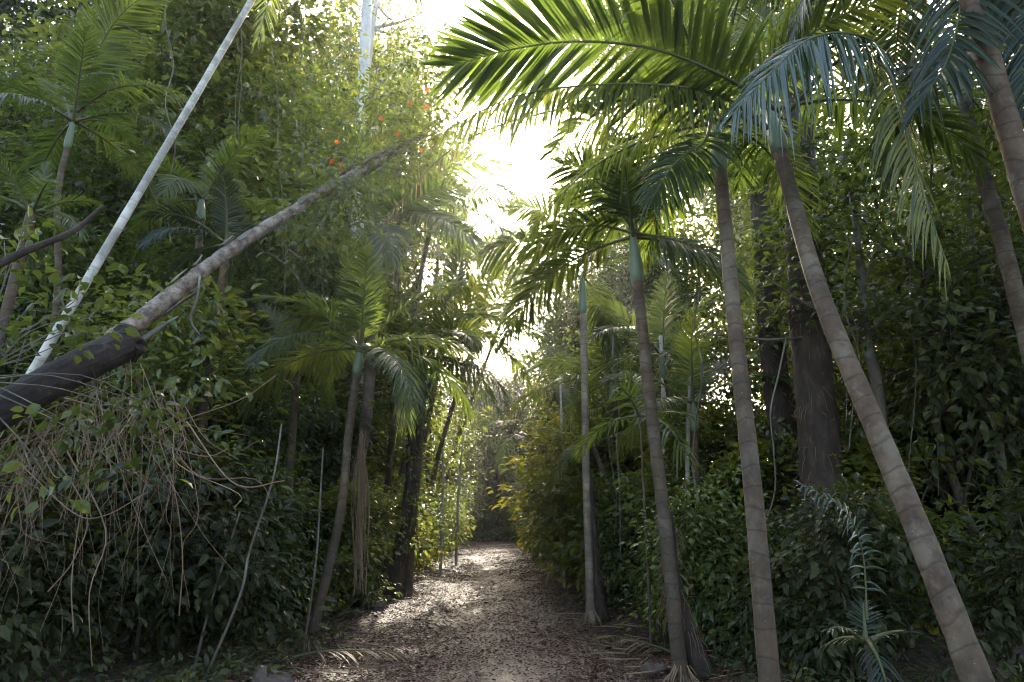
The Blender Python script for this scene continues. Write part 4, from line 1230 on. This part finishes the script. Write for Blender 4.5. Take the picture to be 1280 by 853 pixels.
# ------------------------------------------------------------------ ground cover, stones, fallen twigs
rs = np.random.default_rng(37)
lb = MB()
cs = []
for i in range(1500):
    Y = 4.5 * math.exp(rs.random() * math.log(10))
    dx = (2.15 + abs(rs.normal(0, 1.0)) + (.5 if rs.random() < .5 else 0)) * rs.choice([-1, 1])
    g = gp(dx, Y)
    cs.append(g + np.array([0, 0, rs.uniform(.02, .22)]))
cs = np.array(cs)
leafy(lb, rs, cs, cs.mean(0) + np.array([0, 0, -3]), 11, .2, .10, .45, .1, .6, zmin=-5)
o = lb.build('ground_cover', M['leaf_dark'])
tag(o, 'low seedlings and leafy plants covering the forest floor beside the path', 'ground plants', kind='stuff')
for i, (px, Y, dx, s, lab) in enumerate([(0, 13.2, -2.15, .17, 'brown stone on the left path edge before the dark flared trunk'), (0, 14.0, -2.55, .22, 'larger stone half hidden by leaves left of the other'), (0, 12.4, -2.35, .12, 'small pale stone in the leaves on the left path edge'),
                                         (0, 7.3, -2.2, .2, 'flat brown stone in the lower left at the palm foot'), (0, 8.2, 1.75, .12, 'small stone in the leaves on the right path edge')]):
    rr = np.random.default_rng(i)
    u = np.linspace(0, math.pi, 8)
    w = np.linspace(0, 2 * math.pi, 12, endpoint=False)
    v = np.array([[math.sin(a) * math.cos(b), math.sin(a) * math.sin(b), math.cos(a) * .6] for a in u for b in w])
    v = v * (1 + .22 * np.sin(v[:, :1] * 4 + i) + .15 * np.cos(v[:, 1:2] * 5) + rr.normal(0, .05, (96, 1))) * s
    q = [(a * 12 + b, a * 12 + (b + 1) % 12, (a + 1) * 12 + (b + 1) % 12, (a + 1) * 12 + b) for a in range(7) for b in range(12)]
    mb = MB()
    g = gp(dx, Y)
    mb.add(v + g + np.array([0, 0, s * .2]), q)
    o = mb.build('stone', M['stone'], origin=g)
    tag(o, lab, 'stone', 'stones at the path edge')
tw = MB()
for i in range(240):
    Y = 5 * math.exp(rs.random() * math.log(6))
    dx = rs.choice([-1, 1]) * (1.5 + abs(rs.normal(0, .8)))
    a = rs.random() * 6.28
    ln = rs.uniform(.15, .6)
    ts = np.linspace(0, ln, 5)
    x = float(pathx(Y)) + dx + np.cos(a) * ts + rs.normal(0, .01, 5)
    y = Y + np.sin(a) * ts
    tube(tw, np.stack([x, y, hgt(x, y) + .03 + rs.uniform(0, .04)], 1), rs.uniform(.003, .009), 5, .5)
o = tw.build('fallen_twigs', M['vine'])
tag(o, 'small dry twigs fallen among the leaves beside the path', 'twigs', kind='stuff')

# ------------------------------------------------------------------ air
HAZE = 0.00055
if HAZE:
    mb = MB()
    x0, x1, y0, y1, z0, z1 = -170, 170, -40, 270, -6, 32
    mb.add([(x0, y0, z0), (x1, y0, z0), (x1, y1, z0), (x0, y1, z0), (x0, y0, z1), (x1, y0, z1), (x1, y1, z1), (x0, y1, z1)],
           [(0, 3, 2, 1), (4, 5, 6, 7), (0, 1, 5, 4), (1, 2, 6, 5), (2, 3, 7, 6), (3, 0, 4, 7)])
    m, nt, out = newmat('haze_air')
    pv = nt.nodes.new('ShaderNodeVolumePrincipled')
    pv.inputs['Color'].default_value = (.93, .96, 1, 1)
    pv.inputs['Density'].default_value = HAZE
    pv.inputs['Anisotropy'].default_value = .84
    nt.links.new(pv.outputs[0], out.inputs['Volume'])
    o = mb.build('haze', m)
    tag(o, 'thin sunlit morning haze hanging over the forest path', 'haze', kind='stuff')

# ------------------------------------------------------------------ light, sky, camera
SUN_EL, SUN_AZ = R(31.0), R(7.2)          # azimuth from +Y towards +X
w = bpy.data.worlds.new('World')
SC.world = w
w.use_nodes = True
nt = w.node_tree
bg = nt.nodes['Background']
sky = nt.nodes.new('ShaderNodeTexSky')
sky.sky_type = 'NISHITA'
sky.sun_disc = False
sky.sun_elevation = SUN_EL
sky.sun_rotation = SUN_AZ
sky.dust_density = 4.0
sky.air_density = .9
sky.ozone_density = .35
nt.links.new(sky.outputs[0], bg.inputs['Color'])
bg.inputs['Strength'].default_value = 0.15
ld = bpy.data.lights.new('sun', 'SUN')
ld.energy = 2.0
ld.angle = R(.55)
ld.color = (1, .93, .80)
lo = bpy.data.objects.new('sun', ld)
COL.objects.link(lo)
from mathutils import Vector
sd = Vector((math.cos(SUN_EL) * math.sin(SUN_AZ), math.cos(SUN_EL) * math.cos(SUN_AZ), math.sin(SUN_EL)))
lo.rotation_euler = sd.to_track_quat('Z', 'Y').to_euler()
lo.location = (0, 0, 30)

cd = bpy.data.cameras.new('camera')
cd.lens, cd.sensor_width = 24, 36
cd.clip_end = 600
cd.clip_start = .05
co = bpy.data.objects.new('camera', cd)
COL.objects.link(co)
co.location = (0, 0, CAMZ)
co.rotation_euler = (math.pi / 2 + PITCH, 0, 0)
SC.camera = co

vs = SC.view_settings
vs.view_transform = 'Standard'
vs.look = 'None'
vs.gamma = 1
vs.exposure = 2.95
vs.use_curve_mapping = False
vs.use_white_balance = True                # the camera's white balance, set for open shade
vs.white_balance_temperature = 6800
cy = SC.cycles
cy.use_denoising = True
cy.filter_width = 1.1
cy.max_bounces = 10
cy.diffuse_bounces = 4
cy.glossy_bounces = 3
cy.transmission_bounces = 6
cy.volume_bounces = 0
cy.transparent_max_bounces = 8
cy.sample_clamp_indirect = 6
cy.use_adaptive_sampling = True
cy.adaptive_threshold = .006
